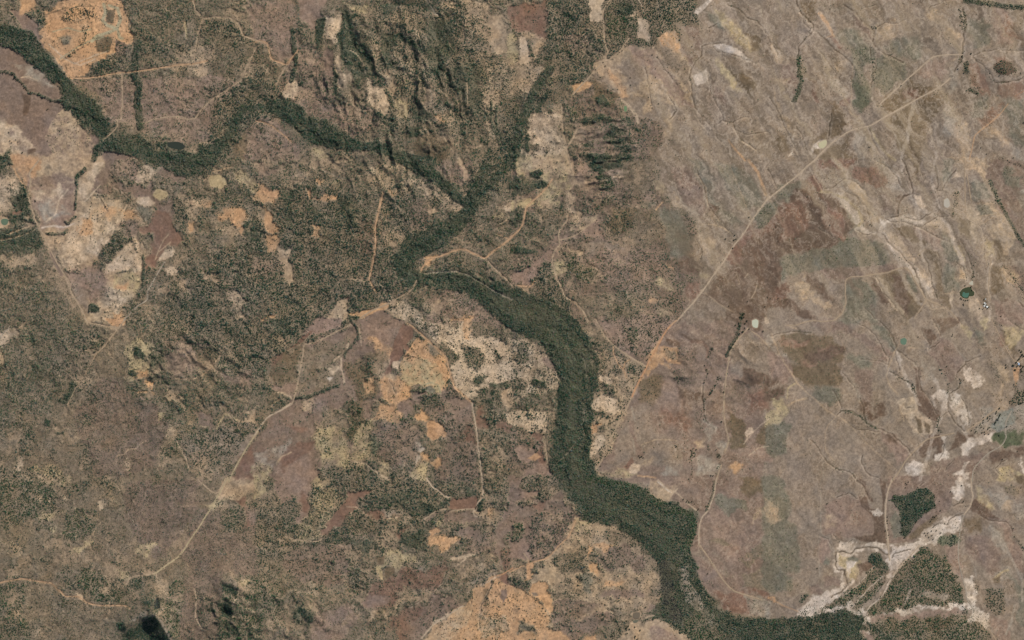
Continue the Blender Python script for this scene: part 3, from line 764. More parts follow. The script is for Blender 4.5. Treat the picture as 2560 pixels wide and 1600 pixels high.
12 A b 0 - 6 12 : 140,600 370,580 360,700 330,720 280,660 180,660
12 A k 2 e 8 14 : 440,250 820,190 880,130 900,200 830,330 800,480 760,640 500,700 370,740 400,500
12 A p 1 - 4 10 : 840,230 880,210 860,280 830,290
12 A p 0 - 5 10 : 720,450 800,410 800,470 700,510 690,480
12 A s 0 - 4 8 : 670,540 720,545 700,580
12 L p 14 0 : 790,340 740,380
12 A t 3 l 8 14 : 420,760 550,740 520,850 440,860
12 A m 0 - 8 12 : 560,700 740,660 700,740 600,800
12 A m 0 - 8 12 : 820,420 1000,260 1200,240 1180,420 1000,560 860,560
12 A b 0 - 8 12 : 1000,20 1340,60 1280,240 1040,200
12 A o 2 n 8 14 : 1060,160 1300,250 1240,420 1160,400
12 A r 0 - 3 6 : 1390,30 1490,70 1480,170 1390,240 1390,330 1340,390 1290,400 1270,520 1210,620 1170,600 1230,440 1290,280 1310,190
12 A r 0 - 3 6 : 1400,200 1500,310 1440,300 1390,250
12 A v 5 l 10 14 : 820,400 1240,260 1230,440 1120,700 1000,840 900,620
12 A v 6 e 10 14 : 860,760 980,780 1060,980 1000,1160 860,1140 780,980
12 A t 2 e 6 14 : 1160,400 1260,380 1240,520 1160,640
12 A k 4 l 8 14 : 640,860 860,800 860,1200 700,1300 560,1120
12 A y 3 e 10 14 : 560,980 780,1040 900,1200 900,1400 620,1380 560,1200
12 A y 3 e 10 14 : 960,980 1100,960 1130,1200 1000,1420 920,1300
12 A o 1 e 6 12 : 1160,560 1340,500 1460,640 1480,760 1500,840 1380,810 1280,790 1180,730
12 A o 2 e 8 14 : 1000,560 1100,520 1100,680 1030,700
12 A o 2 l 6 12 : 1180,790 1330,810 1400,880 1380,980 1200,960 1100,960 1150,860
12 A O 1 l 6 12 : 1180,800 1330,830 1320,860 1200,850
12 A m 1 - 5 10 : 1490,690 1740,680 1600,760 1500,830 1440,940 1360,840 1380,770 1480,760
12 A m 1 - 5 8 : 1150,0 1180,40 1180,100 1130,60
12 A o 2 e 4 10 : 1400,300 1520,170 1640,200 1790,330 1820,460 1800,640 1760,700 1700,640 1540,620 1440,620 1370,480
12 A y 1 e 5 10 : 1380,370 1600,380 1740,460 1770,600 1740,690 1670,680 1580,630 1460,620 1370,520
12 A p 0 - 4 8 : 1300,390 1370,390 1340,460 1290,440
12 A t 0 - 5 10 : 1270,480 1340,500 1300,560 1250,540
12 A g 1 e 3 4 : 1590,650 1640,620 1700,660 1690,700 1620,700
12 L q 12 0 : 1560,660 1580,610 1660,590 1720,620 1750,690
12 A k 3 l 6 12 : 1620,210 1750,230 1740,330 1640,290
12 A m 4 f 6 10 : 1540,760 1740,680 1840,620 1960,720 2040,800 2060,1000 2130,1512 1700,1512 1720,1300 1800,1160 1700,960 1620,860
12 A m 0 - 6 12 : 1740,730 2000,760 2060,830 1840,830
12 A m 1 - 6 12 : 1820,840 2040,840 2060,960 1900,940
12 A r 1 - 8 12 : 1980,1010 2070,1060 2080,1180 1980,1140
12 A k 7 f 6 10 : 1560,740 1700,700 1760,720 1740,800 1560,820
12 A o 1 f 4 10 : 1520,870 1570,830 1640,900 1600,960 1500,900
12 A O 0 - 4 10 : 1610,960 1680,950 1780,1020 1820,1060 1800,1100 1740,1060 1660,1150 1600,1090
12 A s 0 - 5 10 : 1430,1140 1500,1120 1530,1160 1590,1200 1560,1230 1460,1200
12 A s 0 - 5 10 : 1500,1240 1530,1280 1510,1350 1480,1300
12 A o 1 f 5 10 : 1550,1260 1620,1280 1640,1350 1750,1300 1770,1380 1740,1420 1640,1370 1560,1330
12 A y 2 f 6 12 : 1490,1380 1600,1360 1600,1512 1460,1512
12 A m 4 f 10 14 : 1120,980 1450,960 1560,1100 1480,1300 1340,1400 1180,1340 1100,1180
12 A e 5 f 8 12 : 1100,1120 1180,1100 1200,1200 1140,1280 1100,1240
12 A y 2 e 6 12 : 1180,1340 1260,1300 1280,1380 1200,1500 1120,1440
12 A k 5 f 8 12 : 560,1380 900,1400 1100,1420 1100,1540 560,1540
12 A y 2 l 6 12 : -20,1350 120,1360 160,1400 100,1540 -20,1540
12 A w 1 - 8 14 : 0,1250 200,1230 320,1140 250,1240 160,1400 0,1360
12 A b 0 - 6 12 : 220,1330 300,1260 520,1220 560,1540 180,1540
12 A r 0 - 8 12 : 240,1280 400,1160 540,1160 500,1260 260,1420
12 A r 0 - 8 12 : 310,1010 480,1010 460,1080 340,1080
12 A t 1 l 5 10 : 440,780 550,740 540,830 500,880 430,840
12 D 8 f 30 : 360,740 480,730 580,690 680,650 780,620
12 D 8 f 26 : 890,0 960,80 970,170 900,240 850,300 840,350
12 D 6 f 26 : 520,740 560,830 470,940 360,980
12 D 8 f 16 : 30,640 140,650 240,700 330,750
12 L p 16 1 : 800,360 810,460 830,540 835,600
12 L p 14 1 : 180,680 260,690 320,720 340,750
12 L p 10 0 : 980,80 990,160 1000,240
12 L p 18 1 : 260,830 330,790
12 L t 9 1 : 140,820 210,750
12 L t 16 1 : 200,1360 240,1290 330,1250
12 L p 12 1 : 940,1340 1050,1360 1120,1420 1180,1470 1280,1512
12 L y 12 0 : 1600,1512 1610,1400 1620,1340
12 G 6 : 1220,980 1330,1010
12 G 6 : 1260,560 1320,700
12 D 6 f 12 : 1420,330 1520,340 1620,400
12 R t 13 : 900,40 800,90 700,140 600,190 460,235 440,340 410,500 390,620 360,740 340,790
12 R p 13 : 340,790 240,850 160,890 100,930 40,1010 -20,1100
12 R o 16 : 1430,30 1500,80 1600,170 1700,260 1790,340 1820,440 1850,560 1880,640 1960,710 2040,780
12 R p 14 : 2040,780 2060,900 2085,1050 2100,1200 2120,1360 2140,1520
12 A p 2 f 4 12 : 1880,60 2000,0 2040,120 2240,170 2419,260 2419,560 2100,640 2040,760 1880,640 1840,480 1900,360 1820,240 1700,200 1640,130
12 A p 5 f 5 14 : 1500,-20 1860,-20 1880,120 1780,180 1640,160 1520,60
12 A o 1 f 5 10 : 1930,-20 2050,-20 2020,180 1960,160
12 A h 8 f 5 10 : 2060,500 2200,520 2140,600 2060,580
12 A h 8 f 5 10 : 2220,600 2419,570 2419,640 2240,640
12 A k 7 f 5 10 : 1950,230 2100,280 2180,360 2060,460 1960,400
12 A k 6 f 5 10 : 2100,640 2300,660 2320,760 2200,880 2100,760
12 A t 0 - 4 10 : 2340,640 2430,660 2430,780 2360,820 2320,760
12 A k 7 f 6 12 : 2110,860 2430,860 2430,980 2200,1000 2120,960
12 A r 1 f 8 12 : 2090,800 2160,820 2170,1040 2090,1020
12 A k 5 f 8 12 : 2110,1050 2430,980 2430,1540 2150,1540
12 A k 7 f 6 10 : 2140,80 2419,120 2419,220 2180,160
12 A k 7 f 5 10 : 2260,300 2360,330 2330,420 2260,400
12 A r 3 n 8 12 : 2240,960 2430,960 2430,1060 2240,1050
# tile 22
22 A p 4 f 6 12 : -40,150 120,170 240,200 330,280 380,440 480,520 490,640 380,700 150,700 60,760 -40,760
22 A b 4 f 5 10 : 300,300 400,400 480,520 400,480 300,420
22 A k 7 f 4 10 : -20,330 100,300 180,320 180,380 60,390 -20,380
22 A k 7 f 4 10 : 60,200 170,200 180,380 80,370
22 A h 9 f 4 8 : 190,570 320,580 330,640 240,640 190,610
22 A k 7 f 4 10 : -20,560 160,580 160,640 0,640
22 A k 8 l 5 10 : 60,740 200,690 430,700 440,800 330,860 100,800 -40,780
22 A p 3 f 4 12 : -40,880 140,820 330,900 350,960 330,1050 200,1040 -40,970
22 A k 7 f 4 10 : 80,820 140,810 130,850 90,850
22 A m 5 f 6 12 : -40,1000 200,1050 300,1100 340,1350 200,1400 -40,1400
22 A r 1 - 5 10 : 200,1060 290,1070 330,1340 300,1400 260,1300 280,1180
22 A b 0 - 5 10 : 0,1200 200,1180 260,1300 140,1350
22 A O 0 - 4 8 : 190,1280 250,1260 280,1300 220,1330 150,1310
22 A b 1 n 6 12 : 80,1380 340,1380 420,1500 340,1560 80,1560
22 A b 4 f 5 12 : 780,-20 1560,-20 1440,110 1360,260 1270,430 1100,360 960,250 860,120
22 A k 7 e 5 10 : 1070,60 1180,60 1180,200 1090,220
22 A b 1 - 6 10 : 840,20 960,20 1040,80 1000,160 900,120
22 A m 1 - 5 8 : 1040,290 1120,300 1240,390 1270,430 1160,370
22 A t 4 f 6 12 : 740,280 860,300 1100,370 1260,440 1180,620 1120,780 1040,960 960,1130 830,1380 780,1400 710,1200 680,1020 700,760 820,520 860,380 700,330
22 A p 1 f 4 10 : 800,530 960,560 960,620 850,600
22 A k 8 f 4 8 : 850,590 980,620 960,710 880,700
22 A k 7 f 4 8 : 1080,430 1160,430 1150,520 1100,500
22 A k 7 f 4 8 : 960,460 1040,470 1040,530 970,520
22 A p 1 f 4 10 : 730,760 940,720 1040,810 1000,900 940,900 860,820 740,820
22 A k 6 f 4 8 : 720,830 880,860 960,880 880,930 740,880
22 A O 1 f 4 10 : 700,1000 840,960 820,1040 720,1060
22 A k 7 f 4 8 : 800,1000 880,990 880,1060 810,1060
22 A p 1 f 4 10 : 720,1180 820,1080 860,1130 800,1280 740,1300
22 A k 8 f 5 10 : 740,180 820,180 840,280 760,260
22 A m 0 - 5 10 : 1260,440 1440,60 1600,-20 2430,-20 2430,1560 1000,1540 820,1400 960,1140 1100,800
22 A b 0 - 10 14 : 1400,560 1600,560 1700,900 1560,1000 1300,800
22 A r 0 - 16 16 : 1400,840 1600,840 1700,1000 1640,1040 1500,960
22 A a 0 - 12 14 : 1160,820 1240,820 1400,1080 1600,1200 1600,1400 1200,1400 900,1400 1040,1000
22 A o 0 - 6 10 : 1380,200 1300,340 1260,500 1180,640 1300,480 1400,420 1500,440 1400,300
22 A c 0 - 4 6 : 1450,190 1520,180 1570,200 1600,260 1480,240
22 L c 26 0 : 1610,140 1700,190 1790,200
22 L r 30 0 : 1700,200 1800,210 1850,270 1840,350
22 A o 0 - 6 8 : 1400,250 1560,260 1620,340 1600,420 1480,400 1420,340
22 A m 4 f 7 13 : 1590,230 1700,260 1800,300 1740,400 1640,420 1560,360
22 A m 4 f 7 13 : 1500,460 1720,420 1740,600 1600,640 1500,560
22 A k 4 f 5 10 : 1430,290 1530,310 1540,350 1440,340
22 A c 0 - 10 10 : 1520,640 1760,680 1750,760 1560,720
22 A v 2 - 10 12 : 1220,560 1400,520 1420,700 1300,820 1180,760
22 H 40 60 : 1620,300
22 H 20 30 : 1500,200
22 H 30 60 : 1600,520
22 A m 1 f 6 12 : 1900,230 2040,60 2150,0 2200,60 2100,260 2040,400 2010,600 2000,900 1900,1000 1850,800 1800,600 1850,400
22 D 7 f 26 : 2160,30 2120,150 2070,240 2030,340
22 D 6 f 20 : 1900,260 1840,360 1840,520 1810,600
22 D 6 f 24 : 1960,540 1920,620 1880,700 1800,760 1800,900 1840,960
22 D 4 f 60 : 1760,880 1780,1040
22 D 6 f 16 : 2050,430 2040,520
22 G 9 : 1800,620 1800,760 1820,900 1850,980
22 G 7 : 2010,600 2000,700
22 A a 0 - 8 12 : 2100,250 2240,100 2419,260 2430,540 2200,560 2060,480 2050,380
22 A v 1 - 8 12 : 2150,560 2430,540 2430,640 2100,660
22 A c 1 - 10 12 : 2180,440 2430,520 2430,580 2160,600
22 A c 0 - 8 8 : 2150,590 2350,590 2300,630 2160,620
22 A m 3 f 8 14 : 2080,580 2150,560 2140,640 2430,560 2430,640 2150,740 2070,800 2040,720
22 H 35 70 : 2280,540
22 H -20 24 : 2200,610 2400,600
22 H 25 50 : 2340,730
22 A r 0 - 14 16 : 2230,680 2430,660 2430,860 2250,840
22 A v 3 e 8 12 : 2040,880 2180,940 2200,1060 2200,1240 2060,1200 2040,1040
22 A p 0 - 4 10 : 2190,1050 2240,1010 2290,1050 2230,1120 2200,1090
22 L p 10 0 : 2430,930 2340,1000 2270,1060 2190,1170
22 A v 3 e 8 12 : 2340,1000 2430,960 2430,1200 2300,1180
22 A w 1 f 8 14 : 1830,940 1930,1000 1920,1100 1860,1200 1840,1100
22 A t 0 - 8 12 : 1720,1140 1830,1120 1820,1220 1740,1230
22 A w 0 - 8 14 : 1720,1290 1880,1280 1960,1400 1920,1512 1760,1480
22 D 6 f 40 : 1700,1230 1720,1280
22 D 6 f 14 : 1680,1300 1710,1400 1690,1500
22 D 5 f 20 : 1850,1190 1890,1280
22 D 7 f 30 : 1940,1270 1960,1290
22 D 5 f 24 : 1970,1330 1930,1480
22 A w 0 - 8 14 : 1940,1160 2050,1150 2040,1220 1990,1250 1950,1200
22 A b 0 - 10 12 : 2030,1250 2430,1200 2430,1340 2060,1300
22 A o 0 - 10 12 : 2070,1370 2170,1380 2150,1450 2100,1460
22 L p 9 0 : 2430,1190 2330,1210 2240,1280
22 D 6 f 9 : 2060,1310 2200,1325 2430,1355
22 D 5 f 14 : 2000,1470 2080,1380
22 A m 0 - 4 6 : 1100,960 1160,960 1150,1060 1180,1150 1240,1220 1240,1290 1180,1300 1180,1200 1120,1060
22 L w 10 0 : 1130,820 1150,900 1160,960
22 L w 10 0 : 1140,1130 1160,1260
22 L t 9 0 : 1220,1180 1350,1130 1480,1130 1560,1140
22 A p 0 - 4 12 : 1060,1380 1130,1350 1220,1370 1200,1450 1160,1470 1080,1420
22 A y 1 f 5 12 : 800,1390 900,1420 1040,1430 1180,1470 980,1490 860,1440
22 L o 14 0 : 1190,1475 1280,1475 1360,1490
22 A r 1 l 5 8 : 1040,1400 1140,1300 1160,1330 1080,1420
22 A t 0 - 8 12 : 1240,1320 1360,1330 1300,1380 1230,1380
22 A w 0 - 8 14 : 1400,1400 1560,1420 1600,1512 1420,1512
22 R t 11 : -20,960 120,1010 210,1045 300,1070 320,1200 335,1350
22 R t 14 : 790,-10 820,50 880,150 950,230 1030,290 1130,360 1200,400 1260,440
22 R o 10 : 960,240 960,320 1000,410 1060,480 1080,550
22 L o 10 1 : 1120,370 1070,400 1060,460
22 L t 9 1 : 1050,660 1050,760
22 R O 17 : 1500,50 1450,110 1390,220 1340,310 1300,380 1250,490 1190,600 1130,730
22 R o 11 : 1580,-20 1500,50
22 R t 11 : 1130,730 1080,840 1010,960 930,1130 850,1320 790,1420
22 L w 7 3 : 650,1100 590,1170 540,1250 440,1340
22 L w 6 3 : 560,270 640,310 690,400 710,520 710,640 700,720
22 L w 6 3 : 690,850 670,1000 690,1100
22 R t 12 : 2230,80 2130,190 2060,310 2045,400 2020,560 2005,700 2000,880 2020,1020 2050,1140 2010,1250
22 R t 10 : 1980,1370 1950,1450 1930,1530
22 R t 9 : 2260,100 2340,160 2430,260
# tile 32
32 A a 0 - 3 6 : -40,-40 2500,-40 2500,1560 -40,1560
32 A m 0 - 12 14 : 400,0 700,20 900,100 1100,300 1000,300 800,120 560,120
32 A v 2 e 10 14 : 130,160 260,100 480,130 680,220 740,300 700,420 500,460 300,420 160,330
32 A R 0 - 12 14 : 100,180 400,180 300,260 180,260
32 A R 0 - 12 14 : 460,250 620,250 620,300 480,300
32 A c 1 - 12 14 : 360,330 700,230 740,300 500,380 380,390
32 A v 2 e 10 14 : 170,420 700,440 700,560 560,640 360,620 240,520
32 A R 0 - 12 14 : 320,400 460,400 440,440 330,440
32 A g 2 f 10 14 : 430,640 660,640 700,780 560,820 440,740
32 A b 0 - 10 12 : 0,300 160,340 230,500 150,620 0,500
32 A c 1 - 10 12 : -20,520 110,560 120,600 -20,600
32 A c 1 - 10 12 : -20,620 130,640 160,700 80,780 -20,760
32 A y 1 - 8 14 : 50,740 130,760 190,860 140,960 40,1020 -20,1000 -20,880 80,860
32 A g 3 e 10 14 : -20,1040 150,960 200,1000 180,1240 120,1300 -20,1280
32 L y 14 0 : 180,740 190,640 260,600
32 L t 22 0 : 190,810 270,760 360,740
32 A w 0 - 8 14 : 0,180 60,160 100,280 160,340 120,350 20,240
32 A g 1 - 12 14 : 760,330 980,340 1000,420 860,430 780,380
32 A m 0 - 10 10 : 1000,420 1120,280 1160,320 1120,400
32 A g 0 - 12 14 : 980,60 1180,300 1200,220 1100,60
32 A c 0 - 8 8 : 1530,-20 1800,-20 1820,40 1700,80 1620,160 1640,60
32 A c 0 - 8 8 : 1460,90 1540,90 1600,160 1530,240 1480,150
32 A m 0 - 5 8 : 1540,260 1640,160 1760,220 1860,380 1790,500 1720,600 1700,560 1600,420 1530,330
32 A c 0 - 6 8 : 1390,400 1440,440 1440,600 1480,700 1600,880 1560,900 1400,760 1400,600
32 A c 0 - 5 8 : 1400,740 1470,700 1500,780 1640,870 1600,960 1530,940 1460,880 1400,830
32 A w 0 - 8 14 : 1420,280 1560,460 1620,600 1500,560 1440,420
32 A s 0 - 5 13 : 1620,660 1680,660 1700,740 1700,820 1640,860 1600,780 1560,740 1600,680
32 A s 0 - 5 13 : 1480,700 1530,740 1550,830 1600,840 1580,780 1620,720 1560,720
32 A s 1 - 5 13 : 1740,680 1840,720 1880,820 1890,980 1850,1000 1780,860 1730,780
32 A s 0 - 5 13 : 1850,430 2000,500 2060,560 1960,640 1860,560 1820,500
32 A p 0 - 6 10 : 1200,760 1390,740 1400,840 1500,920 1540,980 1540,1080 1440,1090 1300,980 1240,860
32 A v 0 - 5 8 : 1400,920 1440,940 1460,1070 1420,1080
32 A v 0 - 5 8 : 1470,960 1530,1000 1520,1080 1480,1060
32 A b 0 - 8 10 : 1090,1040 1200,1080 1320,1200 1320,1250 1230,1420 1200,1300 1120,1160
32 A c 0 - 10 10 : 1110,1060 1200,1080 1250,1180 1180,1160
32 A c 0 - 8 10 : 880,740 960,780 980,900 1080,780 1100,900 960,940 900,860
32 A m 0 - 10 12 : 800,460 980,460 1000,800 900,800 820,640
32 A w 0 - 8 14 : 800,620 870,640 880,740 850,780
32 A s 0 - 5 13 : 1380,1240 1520,1120 1520,1180 1460,1260 1420,1260
32 A s 0 - 5 13 : 1290,1350 1360,1290 1460,1360 1460,1420 1380,1480 1310,1470
32 A c 0 - 6 10 : 1520,1110 1700,1090 1600,1320 1560,1300 1600,1200 1460,1290 1400,1240
32 A s 0 - 5 13 : 1640,1110 1700,1090 1680,1180 1720,1280 1700,1330 1620,1340 1560,1310 1640,1230 1660,1160
32 A s 0 - 5 13 : 1870,1100 2000,1100 2170,1080 2140,1120 1980,1150 1920,1190 1880,1290 1820,1270 1820,1190 1870,1150
32 A c 0 - 6 10 : 1780,1070 1960,1090 1860,1120 1820,1190 1700,1260 1760,1150
32 A m 0 - 6 10 : 1560,1340 1900,1300 2050,1240 2060,1300 1900,1512 1500,1512
32 A c 0 - 8 10 : 2080,1240 2260,1220 2360,1260 2300,1330 2130,1340 2090,1290
32 A c 0 - 8 8 : 2330,1210 2419,1180 2419,1280 2360,1270
32 A E 1 - 6 10 : 2170,1080 2300,1060 2430,1040 2430,1160 2300,1170 2200,1190 2130,1140
32 A s 0 - 5 13 : 1770,1480 1850,1370 1890,1360 1880,1420 1800,1490
32 A s 0 - 5 13 : 1870,1460 1910,1450 1910,1490 1870,1500
32 A s 0 - 5 13 : 2370,1310 2430,1360 2430,1430 2390,1420
32 A y 1 f 6 10 : 2200,1380 2300,1400 2430,1460 2430,1540 2140,1540 2180,1440
32 A w 2 f 8 14 : 2000,830 2150,830 2300,820 2419,800 2419,1040 2250,1060 2100,1050 1950,1060 2060,930
32 A A 1 f 6 10 : 2180,850 2300,830 2330,1000 2200,1060 2100,1000
32 A t 0 - 10 14 : 2180,820 2250,770 2260,800 2200,850
32 A t 0 - 10 14 : 2190,380 2260,480 2310,620 2260,600 2170,470
32 A t 0 - 10 14 : 2160,600 2220,600 2220,740 2180,780
32 A O 1 f 5 8 : 2310,450 2380,450 2350,620 2320,560
32 A v 0 - 12 14 : 2180,80 2330,180 2380,320 2320,360 2240,200
32 A y 0 - 10 12 : 2220,60 2430,80 2360,260 2280,300
32 A y 0 - 10 12 : 2010,-20 2110,-20 2090,100 2040,150
32 A y 0 - 8 12 : 1820,60 1920,120 1940,230 1880,170
32 A g 1 - 6 12 : 1950,80 2050,150 2030,260 1960,160
32 A R 0 - 10 12 : 2180,150 2230,180 2240,240 2190,220
32 A k 7 f 5 10 : 2280,720 2360,690 2430,680 2430,790 2340,800 2270,780
32 G 8 : 20,150 90,130 250,100 400,120
32 G 8 : 820,20 930,60 1010,140 1060,210 1100,300 1140,360 1130,460
32 G 9 : 1040,0 1120,70 1180,160 1210,220 1210,280 1280,330 1380,390 1420,460 1430,560 1450,660 1510,730 1560,800
32 G 7 : 870,370 980,380 1080,390 1130,420
32 G 9 : 1150,490 1230,520 1290,570 1350,600 1380,670 1400,700
32 G 7 : 1470,130 1530,230 1520,290
32 G 7 : 1530,270 1620,210
32 G 8 : 1560,0 1620,110 1630,160
32 G 9 : 2010,340 1930,370 1870,390 1840,440 1790,500 1780,540 1820,580 1790,650 1710,700 1720,760
32 G 8 : 1700,780 1700,870 1620,920 1600,1000 1610,1060
32 G 10 : 1700,860 1760,950 1860,1050
32 G 9 : 1820,730 1880,820 1900,1000
32 G 7 : 1500,700 1560,800 1600,880
32 G 8 : 600,660 650,720 690,800 700,840
32 G 8 : 700,500 780,580 820,640
32 G 10 : 650,910 720,850 800,860 880,910 930,970 1000,1000 1090,1040 1180,1080 1240,1130 1330,1230 1360,1280
32 G 9 : 870,740 900,830 920,940
32 G 7 : 790,1010 900,1040 1060,1060
32 G 8 : 1160,240 1200,290 1240,470
32 G 9 : 400,1130 470,1190 510,1260 560,1340 620,1380 680,1410 780,1430 820,1490
32 G 9 : 890,1290 890,1350 930,1430 980,1470 1050,1490
32 G 7 : 1690,1100 1670,1160 1660,1240 1620,1310
32 G 7 : 1300,820 1380,835
32 G 7 : 2190,1460 2140,1400 2200,1340 2250,1320
32 G 6 : 1740,1330 1700,1380 1680,1420
32 G 6 : 1630,1380 1600,1440
32 G 6 : 2250,1070 2330,1030
32 G 8 : 1800,0 1830,40
32 G 7 : 2270,0 2350,50 2419,100
32 D 5 f 14 : 1010,180 1080,240 1100,290
32 D 5 f 12 : 1100,40 1140,130 1190,180
32 D 6 f 14 : 1160,490 1260,550 1340,590 1370,650 1400,700
32 D 7 f 16 : 690,860 760,860 800,880 880,910 940,980 1040,1030
32 D 6 f 12 : 620,1380 700,1420 790,1440 830,1490
32 D 6 f 34 : 1360,620 1400,700
32 D 6 f 26 : 1600,440 1680,500 1700,640 1690,680
32 D 6 f 20 : 1790,640 1820,560
32 D 6 f 30 : 1610,920 1600,1000 1620,1060
32 D 4 f 60 : 2100,400 2180,560
32 D 5 f 40 : 2330,600 2350,700
32 D 6 f 20 : 2390,300 2419,360
32 D 4 f 60 : 2390,480 2400,560
32 D 4 f 14 : 600,660 690,800
32 D 4 f 14 : 870,740 920,940
32 D 3 f 14 : 1170,1240 1220,1370
32 D 3 f 10 : 890,1290 950,1440 1050,1500
32 D 3 f 30 : 270,90 400,130
32 D 3 f 12 : 1500,280 1620,400
32 D 4 f 14 : 2240,1330 2360,1330
32 R t 9 : 170,50 260,50 350,20 430,5 520,15 640,0
32 R t 8 : 2110,-10 2160,100 2220,220 2290,340 2350,400 2430,350
32 L t 12 0 : 30,130 110,320 180,440 280,600 380,700 480,780 560,860 650,910
32 L t 8 0 : 650,910 580,980 540,1060 540,1180 550,1250 620,1330
32 L t 7 0 : 660,900 760,980 900,1130 1010,1240 1120,1330 1220,1420
32 L t 10 0 : 1250,200 1190,310 1140,440 1120,530 1150,620 1220,700
32 L t 7 0 : 1240,820 1290,960 1370,1020 1480,1110
32 R t 11 : 2250,770 2120,870 2020,950 1930,1010 1880,1050
32 R t 10 : 1760,1070 1620,1100 1500,1130 1380,1240 1300,1330 1260,1400 1190,1500 1170,1530
32 R w 9 : 2300,860 2250,960 2240,1060 2250,1110 2200,1190 2080,1260 2000,1340 1940,1420 1930,1530
32 L w 9 0 : 1750,220 1800,300 1860,370
32 L t 7 0 : 1310,260 1420,270 1520,270
32 L t 6 0 : 2230,620 2290,800
32 L w 6 0 : 520,1220 520,1512
32 L t 14 0 : 270,80 200,60
32 L t 8 0 : 700,200 740,290
# tile 03
03 A k 6 n 8 14 : -60,-40 2430,-40 2430,900 1300,900 -60,1560
03 A m 7 n 8 14 : 1200,0 1900,0 1880,300 1500,760 1250,500 1150,200
03 A m 7 n 8 14 : 1900,300 2430,400 2430,900 1800,900 1700,640
03 A k 7 e 8 14 : -40,0 420,0 560,200 400,380 0,420
03 A k 6 e 8 14 : 600,300 900,300 900,520 640,560
03 A k 6 e 8 14 : -40,960 400,960 500,1512 -40,1512
03 A k 7 n 8 14 : 280,960 560,1060 1200,1200 1000,1512 300,1512 200,1200
03 A k 7 e 6 12 : 720,840 900,840 1160,1100 1160,1150 900,1150 760,1020
03 A k 7 f 6 12 : 540,880 720,940 720,1030 600,1020
03 A k 7 f 6 12 : 1000,0 1100,10 1060,120 980,180
03 A k 7 e 8 14 : 1360,1120 2430,1040 2430,1512 1600,1512 1500,1280
03 A m 7 n 8 12 : 1720,900 2100,900 2080,1512 1720,1512
03 A t 3 f 6 12 : 340,-40 560,-40 560,20 380,40
03 A t 2 f 5 12 : 1030,70 1080,70 1060,160 1030,150
03 A p 1 f 5 12 : 960,210 1010,200 1000,250 940,270
03 A y 3 f 5 12 : 350,350 520,300 680,270 740,290 640,300 480,360 480,400
03 A y 2 f 5 10 : 490,410 530,430 510,520 470,480
03 A t 4 f 6 12 : 280,120 380,140 360,190 280,180
03 A t 4 f 5 10 : 590,140 650,150 630,200
03 A p 4 f 5 10 : 400,230 490,210 480,270 400,260
03 A y 2 f 5 12 : 820,550 870,520 910,600 830,620 740,700 650,700 700,650 800,610
03 A y 2 f 5 12 : 1340,590 1420,570 1500,590 1430,680 1380,730 1320,700
03 A y 2 f 5 12 : 1070,850 1120,840 1200,860 1250,910 1200,970 1130,880 1070,880
03 A t 2 f 5 12 : 1370,830 1420,840 1440,880 1360,880
03 A t 3 f 5 12 : 940,1020 1050,1040 1020,1080 940,1060
03 A t 2 f 5 12 : 140,1240 200,1230 190,1340 140,1320 60,1270
03 A t 3 f 5 12 : 320,1400 440,1430 440,1470 340,1450
03 A t 4 f 6 12 : 60,600 180,620 180,720 80,680
03 A p 4 f 6 12 : 460,-1 460,0 500,10
03 A y 2 f 6 12 : 1930,240 1990,260 2060,180 2240,120 2150,200 2050,280 2000,260
03 A t 1 - 6 12 : 2140,-20 2430,-20 2430,100 2300,180 2080,180 2060,120
03 A r 1 - 6 12 : 2200,180 2320,180 2360,300 2430,440 2320,460 2280,280
03 A b 2 f 6 12 : 2330,260 2430,260 2430,460 2340,420
03 A k 6 f 6 12 : 2100,250 2280,260 2330,360 2260,500 2100,460
03 A t 5 n 6 10 : 1400,960 1560,900 1600,1080 1450,1060
03 A p 0 - 4 6 : 1490,1080 1510,1060 1520,1100
03 A x 3 f 2 4 : 1480,1100 1510,1100 1520,1200 1470,1215 1465,1150
03 A w 4 f 8 14 : 1380,1220 1540,1220 1520,1290 1340,1300 1280,1350 1220,1330 1330,1250
03 A h 9 f 4 8 : 1380,1330 1440,1280 1510,1300 1560,1400 1620,1520 1620,1560 1180,1560 1150,1470 1260,1400
03 A h 9 f 5 8 : 1100,1350 1180,1340 1200,1420 1140,1440
03 A h 8 f 5 8 : 1360,1140 1470,1120 1460,1190 1380,1170
03 L p 20 1 : 1500,1290 1540,1350 1590,1440 1640,1540
03 A h 7 f 5 8 : 2100,1210 2150,1170 2200,1190 2200,1290 2090,1290
03 A h 8 f 4 6 : 2080,990 2200,1000 2260,1040 2240,1080 2120,1040
03 A h 8 f 5 8 : 1960,1210 2060,1210 2040,1250 1960,1240
03 A y 3 f 6 12 : 2250,940 2400,910 2400,1000 2290,1010
03 L p 14 1 : 2270,1020 2250,1100 2210,1170
03 A t 4 f 6 12 : 1920,1120 2000,1120 2080,1200 2000,1180
03 A k 7 e 6 12 : 2230,1060 2430,1060 2430,1400 2300,1320 2220,1200
03 A w 5 n 8 14 : 2100,880 2260,960 2240,1020 2080,900
03 L b 12 1 : 1560,1110 1680,1105
03 G 6 : 200,60 380,100 470,160 560,250
03 G 6 : 1110,0 1150,140 1190,280 1270,380 1280,430
03 G 6 : 1250,460 1250,620
03 G 5 : 850,600 920,740
03 L t 8 1 : 800,330 870,335 930,370
03 L t 9 1 : 950,400 880,510 830,560
03 R o 12 : -20,975 120,945 220,935 380,960 480,975 560,1040 620,1100 740,1100 830,1160 940,1185 1180,1185 1230,1210
03 A t 1 - 5 8 : 720,1070 780,1080 800,1140 740,1130
03 L t 9 1 : 1040,1140 1040,1250 1010,1310
03 L t 10 1 : 910,1440 870,1512
